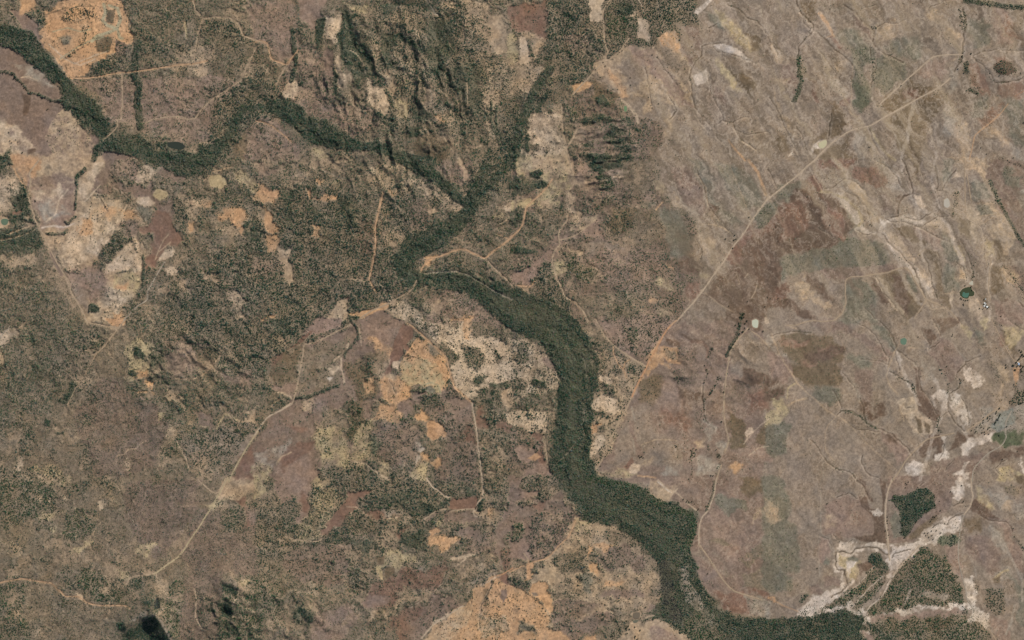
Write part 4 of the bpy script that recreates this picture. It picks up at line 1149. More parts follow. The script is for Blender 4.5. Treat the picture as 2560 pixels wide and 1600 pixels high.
03 R t 14 : 1860,-10 1930,50 2000,110 2050,120 2090,80 2130,0
03 R y 16 : 2150,-20 2080,110 2040,180 1990,270 1940,350 1880,450 1800,560 1740,660 1680,730 1580,800 1500,860 1460,885
03 R t 12 : 1460,885 1340,900 1240,915 1210,970 1150,1020
03 R t 9 : 1480,880 1490,950
03 R t 9 : 1840,1020 1860,1120 1855,1280 1900,1380 1920,1400
03 L t 9 1 : 1770,780 1800,860
# tile 13
13 A k 6 f 6 12 : -20,-20 2430,-20 2430,500 1700,600 900,700 -20,900
13 A b 0 - 5 10 : 320,-40 540,-40 520,100 500,300 440,420 380,420 420,240 340,120
13 A b 1 f 5 10 : 160,-40 320,-40 340,180 230,240 180,120
13 A r 0 - 8 12 : 440,100 520,150 500,290 430,280
13 A y 1 - 6 12 : -20,-20 60,-20 80,120 -20,180
13 A y 3 e 6 12 : 540,-20 680,-20 640,80 520,100
13 A y 4 e 5 12 : 520,100 700,80 820,180 720,260 740,420 600,560 400,560 380,480 480,340 510,220
13 A r 0 - 5 10 : 870,110 1100,110 1060,160 960,180 960,260 1000,260 900,300 780,420 700,500 620,520 640,460 720,400 820,260
13 A r 1 - 6 12 : 1000,280 1180,300 1400,320 1300,360 1120,330
13 A t 4 e 5 12 : 720,200 800,180 780,290 740,300
13 A w 3 e 8 14 : 1180,280 1380,280 1400,340 1240,360
13 A h 7 f 8 12 : 1160,120 1400,100 1500,200 1820,220 1760,260 1660,340 1560,320 1480,240 1200,260
13 A r 0 - 5 8 : 1840,180 2080,160 2100,230 2080,270 1840,280 1820,240
13 A m 1 - 6 10 : 1800,300 2040,280 2080,360 2110,390 2000,420 1800,400
13 A t 1 - 4 8 : 2040,280 2160,290 2150,350 2120,350
13 A h 8 f 4 8 : 2090,190 2140,200 2130,300 2080,270
13 A h 7 f 6 10 : 1930,90 2080,100 2080,170 1980,160
13 A b 3 f 6 12 : 1640,320 1740,280 1640,380 1580,390
13 A O 0 - 4 10 : 1640,470 1720,450 1730,500 1660,530
13 A o 1 f 5 12 : 1630,530 1800,510 1900,530 1940,570 1840,640 1820,690 1740,690 1700,620 1640,590
13 A y 3 f 5 10 : 1680,420 1760,400 1740,450 1680,460
13 A y 2 f 5 10 : 1930,430 2000,420 2000,470 1940,470
13 A m 1 - 6 10 : 1860,450 2100,460 2150,540 1960,560
13 A h 7 f 8 12 : 1480,460 1640,420 1620,640 1400,640 1300,560
13 A r 1 - 8 12 : 1310,480 1480,440 1400,510 1320,530
13 A r 1 - 8 12 : 650,700 780,690 820,760 680,790
13 A b 3 n 6 12 : 880,650 700,640 860,700
13 A m 4 f 8 14 : 300,640 860,640 880,900 780,1000 400,960 250,800
13 A h 7 f 8 12 : 860,580 1180,560 1160,640 1040,690 900,640
13 A k 7 e 8 12 : 840,370 1180,380 1200,480 900,480
13 A y 2 f 5 10 : 1180,680 1280,650 1500,700 1540,740 1380,800 1310,860 1260,790 1200,800 1170,720
13 A v 1 - 5 8 : 1140,720 1210,720 1210,790 1150,800
13 A y 1 - 5 8 : 1130,810 1180,810 1210,880 1200,940 1150,900
13 A v 1 - 4 6 : 1220,830 1300,820 1300,930 1220,930
13 A r 3 f 6 12 : 1220,940 1320,860 1420,820 1600,840 1780,760 1840,820 1700,1060 1560,1020 1400,980 1300,1160 1160,1200 1000,1200 1040,1050
13 A m 0 - 6 10 : 1050,1060 1140,1060 1260,1100 1200,1180 1040,1200 990,1150
13 A k 6 f 8 14 : 900,880 1120,860 1180,940 1000,1100 860,1000
13 A k 7 e 8 14 : -20,900 240,940 300,1200 260,1400 -20,1400
13 A h 8 f 5 10 : 380,1230 440,1200 520,1290 550,1360 500,1400 440,1370 340,1360
13 A y 3 f 6 12 : 420,1160 520,1200 480,1230 400,1190
13 A w 4 f 8 14 : 480,980 620,1000 560,1080 480,1040
13 A b 4 n 8 14 : 560,1240 900,1180 960,1300 800,1512 540,1512
13 A t 2 f 5 12 : 1080,1250 1160,1210 1120,1300 1020,1330
13 A t 2 f 5 12 : 1330,1170 1420,1110 1340,1200 1240,1250 1180,1260 1200,1240
13 A r 2 f 8 12 : 1260,1280 1540,1200 1700,1280 1560,1450 1360,1540 1260,1400
13 A m 2 f 6 12 : 1700,1060 1960,1160 1960,1200 1700,1320 1560,1512 1440,1540 1500,1340
13 A w 3 f 8 14 : 1560,780 1640,730 1580,830 1540,830
13 L p 26 1 : 1850,740 1980,720 2090,690
13 L p 14 1 : 1890,810 1980,740
13 A k 5 n 6 12 : 1850,760 2150,720 2260,700 2020,900 1940,950 1840,900
13 A t 2 f 6 12 : 1960,880 2060,800 2240,720 2180,800 2040,890 1940,940
13 A w 4 f 8 14 : 2100,860 2260,800 2240,900 2000,1060 1980,1040
13 A m 0 - 5 10 : 2260,440 2350,300 2430,280 2430,500 2360,520 2330,700 2300,850 2270,700
13 A r 4 f 6 12 : 2340,620 2430,600 2430,820 2340,860
13 A k 6 f 6 12 : 2160,-20 2430,-20 2430,300 2160,240
13 A o 0 - 5 10 : 2160,290 2230,290 2220,330 2160,320
13 A m 4 f 6 12 : 1960,560 2260,500 2260,690 2000,700
13 A t 3 f 6 10 : 2210,610 2270,570 2230,660
13 A o 1 f 5 12 : 2240,910 2300,940 2419,1010 2430,1560 1540,1560 1700,1400 1900,1200 1960,1170 2020,1130 2090,1000 2140,990
13 A t 1 f 6 12 : 1960,1170 2100,1120 2000,1320 1800,1540 1540,1560 1720,1380
13 A p 0 - 5 10 : 1960,1180 1960,1240 1860,1290 1740,1330 1680,1390 1700,1340 1840,1240
13 A v 1 - 8 12 : 2180,1020 2240,1020 2220,1120 2150,1180
13 A t 3 e 6 12 : 2080,1280 2419,1280 2419,1400 2120,1512
13 A m 0 - 3 6 : 2310,1030 2370,1040 2380,1090 2340,1160 2310,1100
13 A r 0 - 3 6 : 2290,920 2340,890 2430,880 2430,1010 2360,990
13 A k 6 f 5 10 : 2140,1000 2090,1020 2200,900 2120,900
13 D 5 f 20 : 2250,960 2180,1150 2160,1300
13 D 5 f 30 : 2260,1260 2280,1512
13 D 5 f 14 : 2250,950 2120,960 2030,1030 1980,1130
13 G 6 : 2250,960 2130,1180 2110,1400
13 G 7 : 1460,1200 1580,1120
13 G 7 : 1620,1040 1690,1065 1750,1000 1800,880
13 R p 14 : 2140,-20 2145,150 2100,210 2080,280
13 R p 12 : 2080,280 2050,300 2070,340 2130,360
13 R t 12 : 2070,275 1980,275 1840,295
13 R t 12 : 1820,265 1720,285 1660,320 1600,370
13 R p 16 : 1610,-20 1660,60 1720,100 1790,150 1830,165
13 R t 9 : 270,530 370,560 480,575 600,575 620,550
13 L p 8 0 : 860,250 980,260
13 L p 10 1 : 1240,365 1340,355
13 L t 8 1 : 700,600 780,610 850,640
13 R p 12 : 1560,1500 1680,1360 1740,1330 1900,1220 1960,1190
13 R O 10 : 2430,830 2330,890 2270,910
13 L p 16 1 : 2260,920 2200,960 2130,990
13 L t 9 1 : 2280,830 2290,900
# tile 23
23 A m 1 f 6 12 : -40,-40 420,-40 480,200 560,300 600,360 700,400 500,700 240,750 -40,700
23 A k 6 f 5 10 : 100,-40 420,-40 460,100 300,200 180,160 80,80
23 A k 7 f 5 10 : 20,220 130,180 240,220 200,260 60,260
23 A b 0 - 5 8 : 80,110 260,100 240,140 100,170
23 A m 5 f 6 12 : 240,300 560,320 590,380 500,560 340,740 200,740 140,600 160,400
23 A k 7 e 5 8 : 0,420 110,400 110,500 60,580 0,580
23 A r 0 - 6 10 : 200,260 330,140 320,200 250,300
23 A b 0 - 6 10 : -40,600 160,600 180,740 -40,760
23 A t 2 f 5 12 : 600,380 800,400 1000,470 1130,520 1210,640 1260,760 1400,880 1450,1000 1450,1080 1300,1250 1000,1200 600,1300 340,1400 300,1280 380,1100 300,800 240,760 350,720 500,560
23 A k 5 f 6 12 : 370,720 700,620 900,660 820,860 500,860 380,800
23 A y 2 f 5 10 : 600,380 760,410 700,480 600,500
23 A m 4 f 6 12 : 850,640 1080,620 1200,720 1300,820 1200,880 1100,800 900,840 820,760
23 A k 4 f 6 12 : 860,500 1140,500 1200,620 1000,620 820,560
23 A o 1 f 5 12 : 720,620 820,590 940,620 880,660 800,640 720,720
23 A o 0 - 5 12 : 720,790 800,780 800,890 740,860
23 A o 1 - 6 12 : 860,940 1000,960 1080,960 1040,1000 920,1030 870,1000
23 A g 3 f 6 12 : 580,880 740,880 760,1000 760,1100 620,1000
23 A k 5 f 6 12 : 1250,1000 1420,1040 1400,1100 1280,1110
23 A m 1 f 6 12 : 880,1040 1260,1060 1260,1120 1000,1120 860,1100
23 A k 4 f 6 12 : 370,1000 700,1040 640,1100 400,1100
23 A t 0 - 5 12 : 270,800 420,820 520,920 500,960 380,970 200,960 160,990 150,940 260,880
23 A O 0 - 4 10 : 180,760 220,780 190,900 140,940 130,860 150,800
23 A k 6 f 5 8 : -40,860 130,830 140,920 60,1000 -40,980
23 A o 0 - 4 10 : 190,980 330,980 370,1080 390,1200 360,1260 300,1180 250,1100 160,1040
23 A o 1 f 5 12 : -40,1010 50,1010 250,1110 300,1200 360,1270 340,1400 250,1512 -40,1560
23 A a 0 - 4 6 : 190,1060 240,1060 260,1090 210,1095
23 A g 3 f 6 12 : 80,1350 240,1350 240,1450 80,1440
23 A o 0 - 5 12 : 300,1400 430,1420 660,1512 780,1450 840,1430 780,1560 200,1560
23 A m 3 f 5 10 : 400,1120 600,1110 900,1200 1000,1280 900,1400 780,1440 600,1512 440,1420 360,1330
23 A t 1 f 5 12 : 620,1280 740,1210 860,1180 1000,1250 960,1270 840,1230 700,1270 620,1320
23 A t 0 - 5 10 : 1060,1256 1100,1230 1180,1220 1270,1250 1240,1320 1160,1340 1060,1400 1000,1500 1040,1560 1300,1560 1250,1440 1250,1350 1340,1340 1500,1280
23 A v 0 - 3 4 : 1140,1250 1210,1250 1200,1310 1140,1300
23 A g 0 - 3 3 : 1140,1325 1200,1320 1180,1350 1150,1350
23 A m 0 - 5 10 : 1280,1200 1420,1180 1400,1230 1260,1240
23 A t 0 - 4 12 : 1250,1360 1400,1310 1520,1290 1640,1400 1740,1490 1900,1512 1900,1600 1200,1600
23 A b 0 - 8 14 : 1300,1400 1450,1380 1600,1480 1700,1600 1300,1600
23 D 9 f 26 : 1250,1320 1310,1300 1400,1290 1480,1270
23 D 6 f 30 : 1070,1300 1090,1380 1080,1450
23 D 6 f 40 : 990,1210 1050,1230
23 D 4 f 20 : 1020,1380 1020,1460
23 D 5 f 14 : 1170,1480 1180,1512
23 D 5 n 10 : 400,1090 460,1130 560,1120 640,1100 720,1110 830,1160
23 A m 0 - 4 8 : 1000,-40 1300,-40 1400,100 1560,200 1600,270 1760,290 1780,330 1740,420 1700,560 1680,680 1740,800 1760,920 1840,1060 1940,1130 2000,1230 2120,1260 2240,1260 2430,1300 2430,-40
23 A t 0 - 6 10 : 1300,-20 1560,60 1530,120 1400,220 1280,60
23 A b 0 - 10 14 : 1340,0 1620,-20 1640,40 1500,40
23 A s 0 - 4 8 : 1380,20 1420,40 1520,130 1480,110
23 L p 12 0 : 1380,0 1460,80 1540,110 1640,200 1750,290
23 L p 16 0 : 1560,80 1500,150
23 A g 3 f 5 8 : 1640,270 1700,260 1770,300 1760,360 1700,330
23 D 5 f 20 : 1650,200 1740,220 1760,280
23 A a 0 - 6 10 : 1680,660 1760,640 1860,620 2000,760 2100,920 1980,900 1840,760 1720,720
23 A m 0 - 4 8 : 1780,620 1860,640 2000,790 2020,860 1940,840 1830,720
23 A r 0 - 8 12 : 1940,1080 2200,1060 2230,1250 2020,1240
23 A b 0 - 10 14 : 1820,340 1980,310 2200,360 2250,620 2100,800 2000,760 1900,560
23 A v 1 - 10 14 : 2150,-20 2430,-20 2430,140 2200,140
23 A t 1 - 8 14 : 2340,260 2430,260 2430,360 2260,400
23 A g 2 f 6 12 : 1950,140 2200,200 2240,260 2040,340 1940,280
23 A k 4 f 6 12 : 2140,760 2250,720 2340,640 2430,600 2430,700 2240,820
23 A k 4 n 6 12 : 2160,900 2430,840 2430,1060 2280,1050 2180,1000
23 A k 3 n 6 12 : 1880,560 2040,560 2100,640 1980,620
23 A w 3 f 8 14 : 2210,1090 2300,1090 2430,1180 2430,1300 2280,1260 2220,1180
23 A r 0 - 6 10 : 2220,1020 2430,1080 2430,1130 2300,1090
23 A w 4 f 8 14 : 1560,640 1640,660 1700,820 1760,960 1850,1120 1830,1150 1740,1090 1660,940 1600,800
23 A w 4 f 8 14 : 1230,600 1340,640 1320,700 1250,660
23 D 9 f 34 : 1420,270 1480,220 1560,220 1580,280
23 D 9 f 30 : 1660,640 1700,760 1740,860 1770,980 1840,1080 1920,1150
23 D 8 f 28 : 1920,20 1900,140 1870,220 1840,290
23 D 5 e 20 : 1840,950 1900,1000 1950,990
23 D 5 n 8 : 2050,1000 2100,1060 2200,1080
23 R p 12 : 1930,-20 1910,130 1850,290 1790,360 1765,480 1765,610
23 R t 12 : 1765,610 1820,680 1900,800 1970,910 2040,1000 2100,1050 2200,1085 2350,1130
23 R o 12 : 600,380 570,460 530,540 450,610 390,680 330,740 220,770 100,810 -20,870
23 R t 8 : 110,690 160,760
23 L o 12 0 : 120,960 200,880
23 L t 8 1 : 500,1020 600,1070
# tile 33
33 A a 0 - 3 6 : -40,-40 2500,-40 2500,1560 -40,1560
33 A b 0 - 16 16 : 900,160 980,280 1000,520 700,560 540,520 540,220 740,140
33 A g 2 e 10 14 : -40,-40 150,-40 180,120 220,260 200,360 280,430 320,700 300,860 120,860 -40,900
33 A t 0 - 10 14 : -20,180 60,220 110,360 60,440 -20,360
33 A g 2 e 10 14 : 160,680 280,690 320,830 260,840 180,760
33 A g 2 e 10 14 : -40,820 120,820 240,940 260,1040 60,1080 -40,1020
33 A t 0 - 10 14 : 540,360 660,320 640,440 560,440
33 A c 0 - 4 8 : 860,150 940,150 960,260 1090,300 1100,380 1110,600 980,590 840,560 780,540 990,520 1000,400 960,320 880,240
33 A c 0 - 4 8 : 840,-20 920,20 960,140 1000,210 950,190 900,80
33 A c 0 - 5 8 : 1060,-20 1120,20 1120,160 1090,300 1080,160
33 A s 1 - 5 13 : 960,280 1040,260 1100,300 1060,360 980,320
33 A m 0 - 4 8 : 1140,-40 1800,-40 1750,100 1720,280 1600,340 1500,420 1400,560 1380,590 1140,590 1130,300 1120,120
33 A a 0 - 8 12 : 1150,200 1250,300 1280,520 1150,540
33 A g 1 - 5 8 : 1200,280 1250,350 1260,470 1290,540 1180,540 1160,380
33 A v 0 - 6 8 : 1320,540 1560,330 1600,360 1440,520 1360,570
33 A h 9 f 3 8 : 1150,190 1180,150 1300,140 1380,110 1420,85 1500,80 1560,130 1570,200 1580,260 1480,310 1400,390 1320,520 1290,550 1250,500 1260,400 1240,290 1180,220
33 A s 0 - 5 13 : 1700,80 1760,60 1800,-20 1850,0 1840,100 1860,150 1830,180 1760,150 1710,120
33 A s 0 - 5 13 : 1880,40 1920,40 1920,75 1890,75
33 A s 1 - 5 13 : 1420,560 1500,440 1600,390 1680,340 1760,320 1850,330 1820,440 1740,500 1640,540 1560,620 1470,600
33 A e 6 f 5 10 : 1620,520 1760,510 1820,580 1790,660 1640,640 1580,600
33 A c 0 - 6 8 : 1900,280 1960,180 2100,260 2120,320 2200,380 2160,400 2040,360 1960,320
33 A w 1 - 8 14 : 1980,60 2100,100 2300,200 2430,260 2430,360 2260,280 2100,160
33 A k 3 f 6 10 : 2200,60 2320,80 2390,130 2340,170 2250,130
33 A v 0 - 6 10 : 2300,-40 2500,-40 2500,60 2380,60
33 A t 0 - 10 14 : 2230,210 2310,220 2310,290 2250,280
33 A y 0 - 12 12 : 1980,80 2100,150 2160,260 2060,260 1980,180
33 A v 0 - 12 12 : 1850,360 2000,360 2000,480 1880,470
33 A m 0 - 14 14 : 1850,560 2060,500 2200,700 2150,900 2000,800 1900,700
33 A w 0 - 8 14 : 2100,420 2180,560 2260,640 2380,820 2419,1000 2380,1120 2390,900 2280,700 2120,560
33 A w 0 - 8 14 : 2200,840 2310,840 2340,960 2200,960 2160,900
33 A v 0 - 5 8 : 2130,930 2200,890 2190,970 2140,960
33 A b 0 - 10 12 : 2140,400 2240,360 2320,450 2300,560 2400,660 2419,900 2330,800 2260,620
33 A s 0 - 5 13 : 640,680 700,620 780,620 860,600 960,590 1050,600 1120,620 1140,700 1060,670 960,640 860,650 760,700 680,680
33 A s 0 - 5 13 : 660,690 740,700 800,680 920,660 820,700 740,760 700,780 720,840 740,900 760,1000 700,1060 620,1100 560,1130 450,1140 430,1110 540,1060 640,1060 700,1000 700,900 640,880 620,800 640,700
33 A y 1 - 5 12 : 680,700 780,740 880,760 860,860 800,960 760,980 750,860 670,800
33 A s 0 - 5 13 : 740,780 800,780 820,940 780,1020 740,1060 640,1130 560,1170 600,1100 720,1060 770,960
33 A c 0 - 6 8 : 850,800 960,760 1000,820 900,870 870,900
33 A m 0 - 6 12 : 540,940 700,910 690,1000 560,1020
33 A m 0 - 6 12 : 370,1000 500,980 500,1060 400,1080
33 A g 1 f 6 10 : 740,740 840,740 840,770 760,770
33 A g 1 - 6 10 : 540,760 600,740 580,790 540,790
33 A b 0 - 6 12 : 480,560 580,580 600,680 560,740 480,800
33 A s 1 f 5 13 : 270,1240 420,1090 560,1110 640,1130 500,1230 340,1270
33 A h 8 f 4 8 : 950,710 990,685 1060,690 1080,740 1140,820 1120,860 1010,810 950,770
33 A k 8 e 6 12 : 1140,860 1100,900 1000,960 800,1180 840,1230 1000,1060 1120,900
33 A k 8 e 6 12 : 1010,820 1130,860 980,960 860,1080 760,1180 620,1260 480,1240 660,1120 820,1010 920,900
33 A k 7 e 6 12 : 900,1240 1100,1100 1180,940 1200,840 1420,640 1560,700 1680,740 1750,880 1760,960 1840,1000 1850,1180 1700,1200 1500,1210 1100,1280 960,1280
33 A k 7 e 6 12 : 1200,860 1420,680 1620,800 1700,960 1600,1040 1340,1080 1200,1040
33 A k 8 e 6 12 : 1420,620 1520,680 1620,740 1700,740 1750,880 1700,860 1560,760 1440,680
33 A s 1 - 5 13 : 1140,620 1300,600 1460,590 1420,640 1320,740 1200,830 1160,900 1100,940 1140,850 1130,760
33 A k 8 e 6 12 : 1060,1240 1130,1060 1300,1000 1500,1060 1780,1080 1840,1160 1560,1240 1400,1180 1200,1200
33 A w 2 f 8 14 : 1130,1140 1300,1110 1480,1070 1640,1090 1720,1110 1700,1150 1540,1120 1400,1100 1260,1150
33 A s 1 f 5 13 : 920,1300 1100,1280 1300,1220 1500,1200 1700,1210 1840,1180 1860,1200 1850,1250 1600,1240 1400,1240 1200,1260 1000,1330
33 A s 0 - 5 13 : 1840,1180 1880,1180 1950,1240 1930,1270 1860,1220
33 A b 1 - 5 10 : 980,1300 1480,1240 1840,1250 1840,1290 1500,1300 1200,1340 960,1330
33 A s 4 f 5 13 : 760,1160 900,1260 940,1340 860,1300 720,1240 560,1260 300,1300 280,1260 500,1220
33 A h 9 f 4 10 : -40,1290 120,1310 300,1310 540,1260 800,1230 880,1300 920,1380 820,1440 720,1500 600,1512 500,1430 400,1430 300,1560 -40,1560
33 A k 6 e 8 14 : 960,1340 1500,1300 1860,1280 1960,1300 2060,1360 2130,1560 1040,1600 920,1400
33 A k 7 e 6 12 : 1150,1320 1400,1290 1520,1420 1460,1480 1160,1480 1080,1400
33 A v 7 e 6 12 : 1500,1300 1740,1300 1680,1420 1540,1420
33 A k 7 e 6 12 : 1620,1420 1960,1400 2000,1560 1600,1560
33 A s 1 - 5 13 : 500,1440 600,1480 780,1480 900,1410 940,1420 860,1512 700,1540 560,1512
33 A b 0 - 4 8 : 400,1440 500,1460 580,1512 700,1540 900,1420 980,1470 1000,1560 300,1560
33 A s 3 f 5 13 : 1880,1180 2080,1300 2100,1400 2060,1420 1920,1320
33 A s 1 - 5 13 : 1850,920 1920,910 1970,980 1990,1150 1960,1230 1920,1200 1880,1060
33 A b 0 - 6 10 : 1660,620 1790,610 1800,700 1810,860 1830,960 1780,900 1700,760
33 A k 6 f 5 10 : 2080,1040 2230,1020 2240,1180 2230,1280 2120,1280 2080,1180
33 A b 0 - 8 12 : 2100,1320 2280,1340 2300,1500 2200,1560 2120,1480
33 A g 0 - 10 14 : 2280,900 2430,1000 2430,1400 2360,1300 2340,1060
33 L w 22 0 : 2100,430 2240,600 2320,780 2400,960 2400,1140
33 L y 20 0 : 2150,920 2230,860 2270,850
33 L w 24 1 : 2330,1180 2300,1350 2250,1460
33 G 16 : 1140,710 1040,650 940,635 820,660 770,695 700,675 640,690 640,800 660,850 720,860 740,930 750,990 700,1050 620,1090 600,1110
33 G 10 : 840,-10 900,60 960,180
33 G 8 : 640,170 690,140 760,125 850,170
33 G 7 : 760,600 800,570
33 G 9 : 1850,320 1770,345 1710,380 1700,420 1620,400 1560,450
33 G 8 : 1740,240 1840,210
33 G 8 : 1430,50 1480,20
33 G 9 : 2010,340 2080,370 2180,390 2250,390 2300,440 2310,490
33 G 9 : 1170,740 1190,700 1250,680 1340,660
33 G 7 : 500,530 570,550 600,640
33 G 7 : 620,510 680,580
33 G 7 : 980,1060 1100,960 1000,1120
33 D 6 f 12 : 1180,720 1250,680
33 D 6 e 18 : 300,1250 400,1190
33 D 7 f 30 : 310,1150 370,1080
33 D 9 f 30 : 940,1350 1060,1430 1100,1500 1200,1512
33 D 9 e 26 : 1080,1500 1260,1460 1360,1440
33 D 6 f 30 : 1840,1190 1880,1270 1980,1360
33 D 6 f 16 : 2300,450 2330,540 2400,620 2430,660
33 D 5 f 26 : 1960,950 1980,1060
33 D 3 f 60 : 1850,400 1780,560
33 D 5 f 14 : 2280,30 2380,140
33 L s 10 1 : 1420,620 1300,760 1220,850 1150,960 1080,1100 960,1200 920,1260
33 L s 8 1 : 1230,850 1130,980 1090,1080
33 L s 8 1 : 1100,900 1000,980 870,1120 800,1200
33 L s 6 1 : 1000,820 860,980 700,1110
33 L s 6 1 : 1360,1010 1290,1180
33 R p 14 : 1180,-10 1140,80 1110,240 1110,380 1130,520 1135,620 1150,760
33 R p 12 : 1430,620 1340,720 1270,800 1180,900
33 L w 8 0 : 1150,605 1340,600
33 R p 12 : 1920,-10 1920,80 1935,150 1910,250 1850,330
33 R w 9 : 1850,330 1820,440 1800,620 1800,760 1830,900 1870,1040 1880,1120 1950,1240
33 R t 8 : 2080,1400 2160,1520
33 L w 7 0 : 500,0 495,200 500,480 480,560 480,760 490,900
33 L w 7 0 : 1890,700 1950,820 1980,960
33 L o 9 0 : 0,1120 80,1150 150,1190 280,1240
33 L O 20 0 : 0,1110 60,1110 60,1150
33 L p 8 0 : 890,1512 910,1440
03 H 60 420 .3 : 1480,1180 1560,1420
03 H 50 150 .5 : 1500,1200 1520,1290
03 H 45 75 .65 : 1480,1270 1540,1330 1590,1430 1660,1560
03 H 40 70 .7 : 1460,1260 1330,1290 1200,1370
03 H -35 90 .5 : 1400,1440 1460,1540
03 H -30 30 .8 : 1488,1110 1492,1190
03 H 50 380 .3 : 2250,1080 2180,1300
03 H 60 130 .55 : 2270,1030 2210,1170
03 H 30 60 .5 : 2230,1180 2180,1320
03 H 14 26 .5 : 2260,1010 2100,940
03 H 14 26 .5 : 2270,1000 2160,880
03 H 14 26 .5 : 2290,1030 2440,1110
03 H -12 18 .6 : 2250,1035 2090,990
03 H -12 18 .6 : 2290,1090 2430,1170
03 H -12 18 .6 : 2250,1150 2400,1230
03 H -12 18 .6 : 2240,1200 2360,1310
03 H -10 18 .6 : 2110,1110 2230,1190
03 H 10 18 .6 : 1520,1110 1700,1160
03 H -10 16 .6 : 1530,1150 1670,1210
03 H 10 18 .6 : 1530,1190 1690,1260
03 H -30 80 .6 : 2130,1240
13 H 30 90 .5 : 470,1180 500,1260
13 H -25 60 .6 : 430,1350
"""
# ------------------------------------------------------------------ raster of the survey
STEP = 2.0
X0, Y0, X1, Y1 = -90.0, -90.0, 2650.0, 1690.0
NX, NY = int((X1-X0)/STEP)+1, int((Y1-Y0)/STEP)+1
gx = X0 + STEP*np.arange(NX); gy = Y0 + STEP*np.arange(NY)
GX, GY = np.meshgrid(gx, gy); GX = GX.astype(np.float32); GY = GY.astype(np.float32)

def vnoise(x, y, seed):
    r = np.random.RandomState(seed); T = r.rand(256, 256).astype(np.float32)
    xi = np.floor(x); yi = np.floor(y); fx = x-xi; fy = y-yi
    fx = fx*fx*(3-2*fx); fy = fy*fy*(3-2*fy)
    xi = xi.astype(np.int64) & 255; yi = yi.astype(np.int64) & 255
    x2 = (xi+1) & 255; y2 = (yi+1) & 255
    return (T[yi, xi]*(1-fx)+T[yi, x2]*fx)*(1-fy) + (T[y2, xi]*(1-fx)+T[y2, x2]*fx)*fy
def fbm(x, y, scale, octv, seed, gain=.5):
    s = 0; a = 1; t = 0
    for i in range(octv):
        s = s + a*vnoise(x/scale*(2**i)+i*17.3, y/scale*(2**i)+i*9.1, seed+i); t += a; a *= gain
    return (s/t-.5)*2
def rot(x, y, deg):
    c, s = math.cos(math.radians(deg)), math.sin(math.radians(deg)); return x*c+y*s, -x*s+y*c

WX = fbm(GX, GY, 26, 4, 11, .6)*9; WY = fbm(GX, GY, 26, 4, 31, .6)*9
EN = fbm(GX, GY, 9, 3, 51, .65)*2.2
EC = fbm(GX, GY, 15, 4, 91, .7)*1.6
EB = fbm(GX, GY, 30, 5, 61, .72)*9.0
SX = fbm(GX, GY, 14, 3, 71)*5; SY = fbm(GX, GY, 14, 3, 81)*5

soil = np.zeros((NY, NX, 3), np.float32) + np.array(SOIL['k'], np.float32)
dens = np.full((NY, NX), 5.6, np.float32)
vcol = np.zeros((NY, NX, 3), np.float32) + np.array(VEG['l'], np.float32)
hgt = np.zeros((NY, NX), np.float32)

def window(pts, m):
    a = np.array(pts); i0 = max(int((a[:, 0].min()-m-X0)/STEP), 0); i1 = min(int((a[:, 0].max()+m-X0)/STEP)+2, NX)
    j0 = max(int((a[:, 1].min()-m-Y0)/STEP), 0); j1 = min(int((a[:, 1].max()+m-Y0)/STEP)+2, NY)
    return slice(j0, max(j1, j0)), slice(i0, max(i1, i0))
def seg_dist(x, y, pts, closed=False):
    d = np.full(x.shape, 1e9, np.float32); n = len(pts)
    if n == 1: return np.hypot(x-pts[0][0], y-pts[0][1])
    for k in range(n if closed else n-1):
        ax, ay = pts[k]; bx, by = pts[(k+1) % n]; ux, uy = bx-ax, by-ay; L = ux*ux+uy*uy+1e-9
        t = np.clip(((x-ax)*ux+(y-ay)*uy)/L, 0, 1)
        d = np.minimum(d, (x-ax-t*ux)**2+(y-ay-t*uy)**2)
    return np.sqrt(d)
def inside(x, y, pts):
    r = np.zeros(x.shape, bool); n = len(pts)
    for k in range(n):
        ax, ay = pts[k]; bx, by = pts[(k+1) % n]
        if ay == by: continue
        r ^= ((ay > y) != (by > y)) & (x < (bx-ax)*(y-ay)/(by-ay)+ax)
    return r
def area(s, d, t, fe, no, pts):
    J, I = window(pts, 30)
    if J.stop <= J.start or I.stop <= I.start: return
    k = .5 if no < 8.5 else (.8 if no < 9 else 1.75)
    x = GX[J, I]+WX[J, I]*k; y = GY[J, I]+WY[J, I]*k
    sdist = seg_dist(x, y, pts, True); ins = inside(x, y, pts); sdist = np.where(ins, sdist, -sdist)
    soft = no >= 9 and fe >= 5; ea = pts[0][0] > 1750; q_ = .55 if ea else .75
    sdist = sdist + (EB[J, I]*max(q_, .9 if s in 'spw' else 0)*no/9.0 if soft else EN[J, I]*no/7.0)
    f = max(fe*.2646*(3.4*q_ if soft else 1.3), .6)
    m = np.clip(.5+sdist/(2*f), 0, 1); m = m*m*(3-2*m)
    ms = m*np.clip((1.03 if ea else .86)+(.18 if ea else .30)*EC[J, I], .35, 1) if soft else m*.95
    if soft and s in 'spwyt': ms = ms*np.clip((1.0 if s == 's' else .84)+.7*EC[J, I], .12, 1)
    if s != '-':
        c = np.array(SOIL[s], np.float32)
        if soft and d != '-' and float(d) > 1: c = c*.88+np.array(SOIL['k'], np.float32)*.12
        soil[J, I] += (c-soil[J, I])*ms[..., None]
    if d != '-': dens[J, I] += (float(d)-dens[J, I])*m
    if t != '-': vcol[J, I] += (np.array(VEG[t], np.float32)-vcol[J, I])*m[..., None]
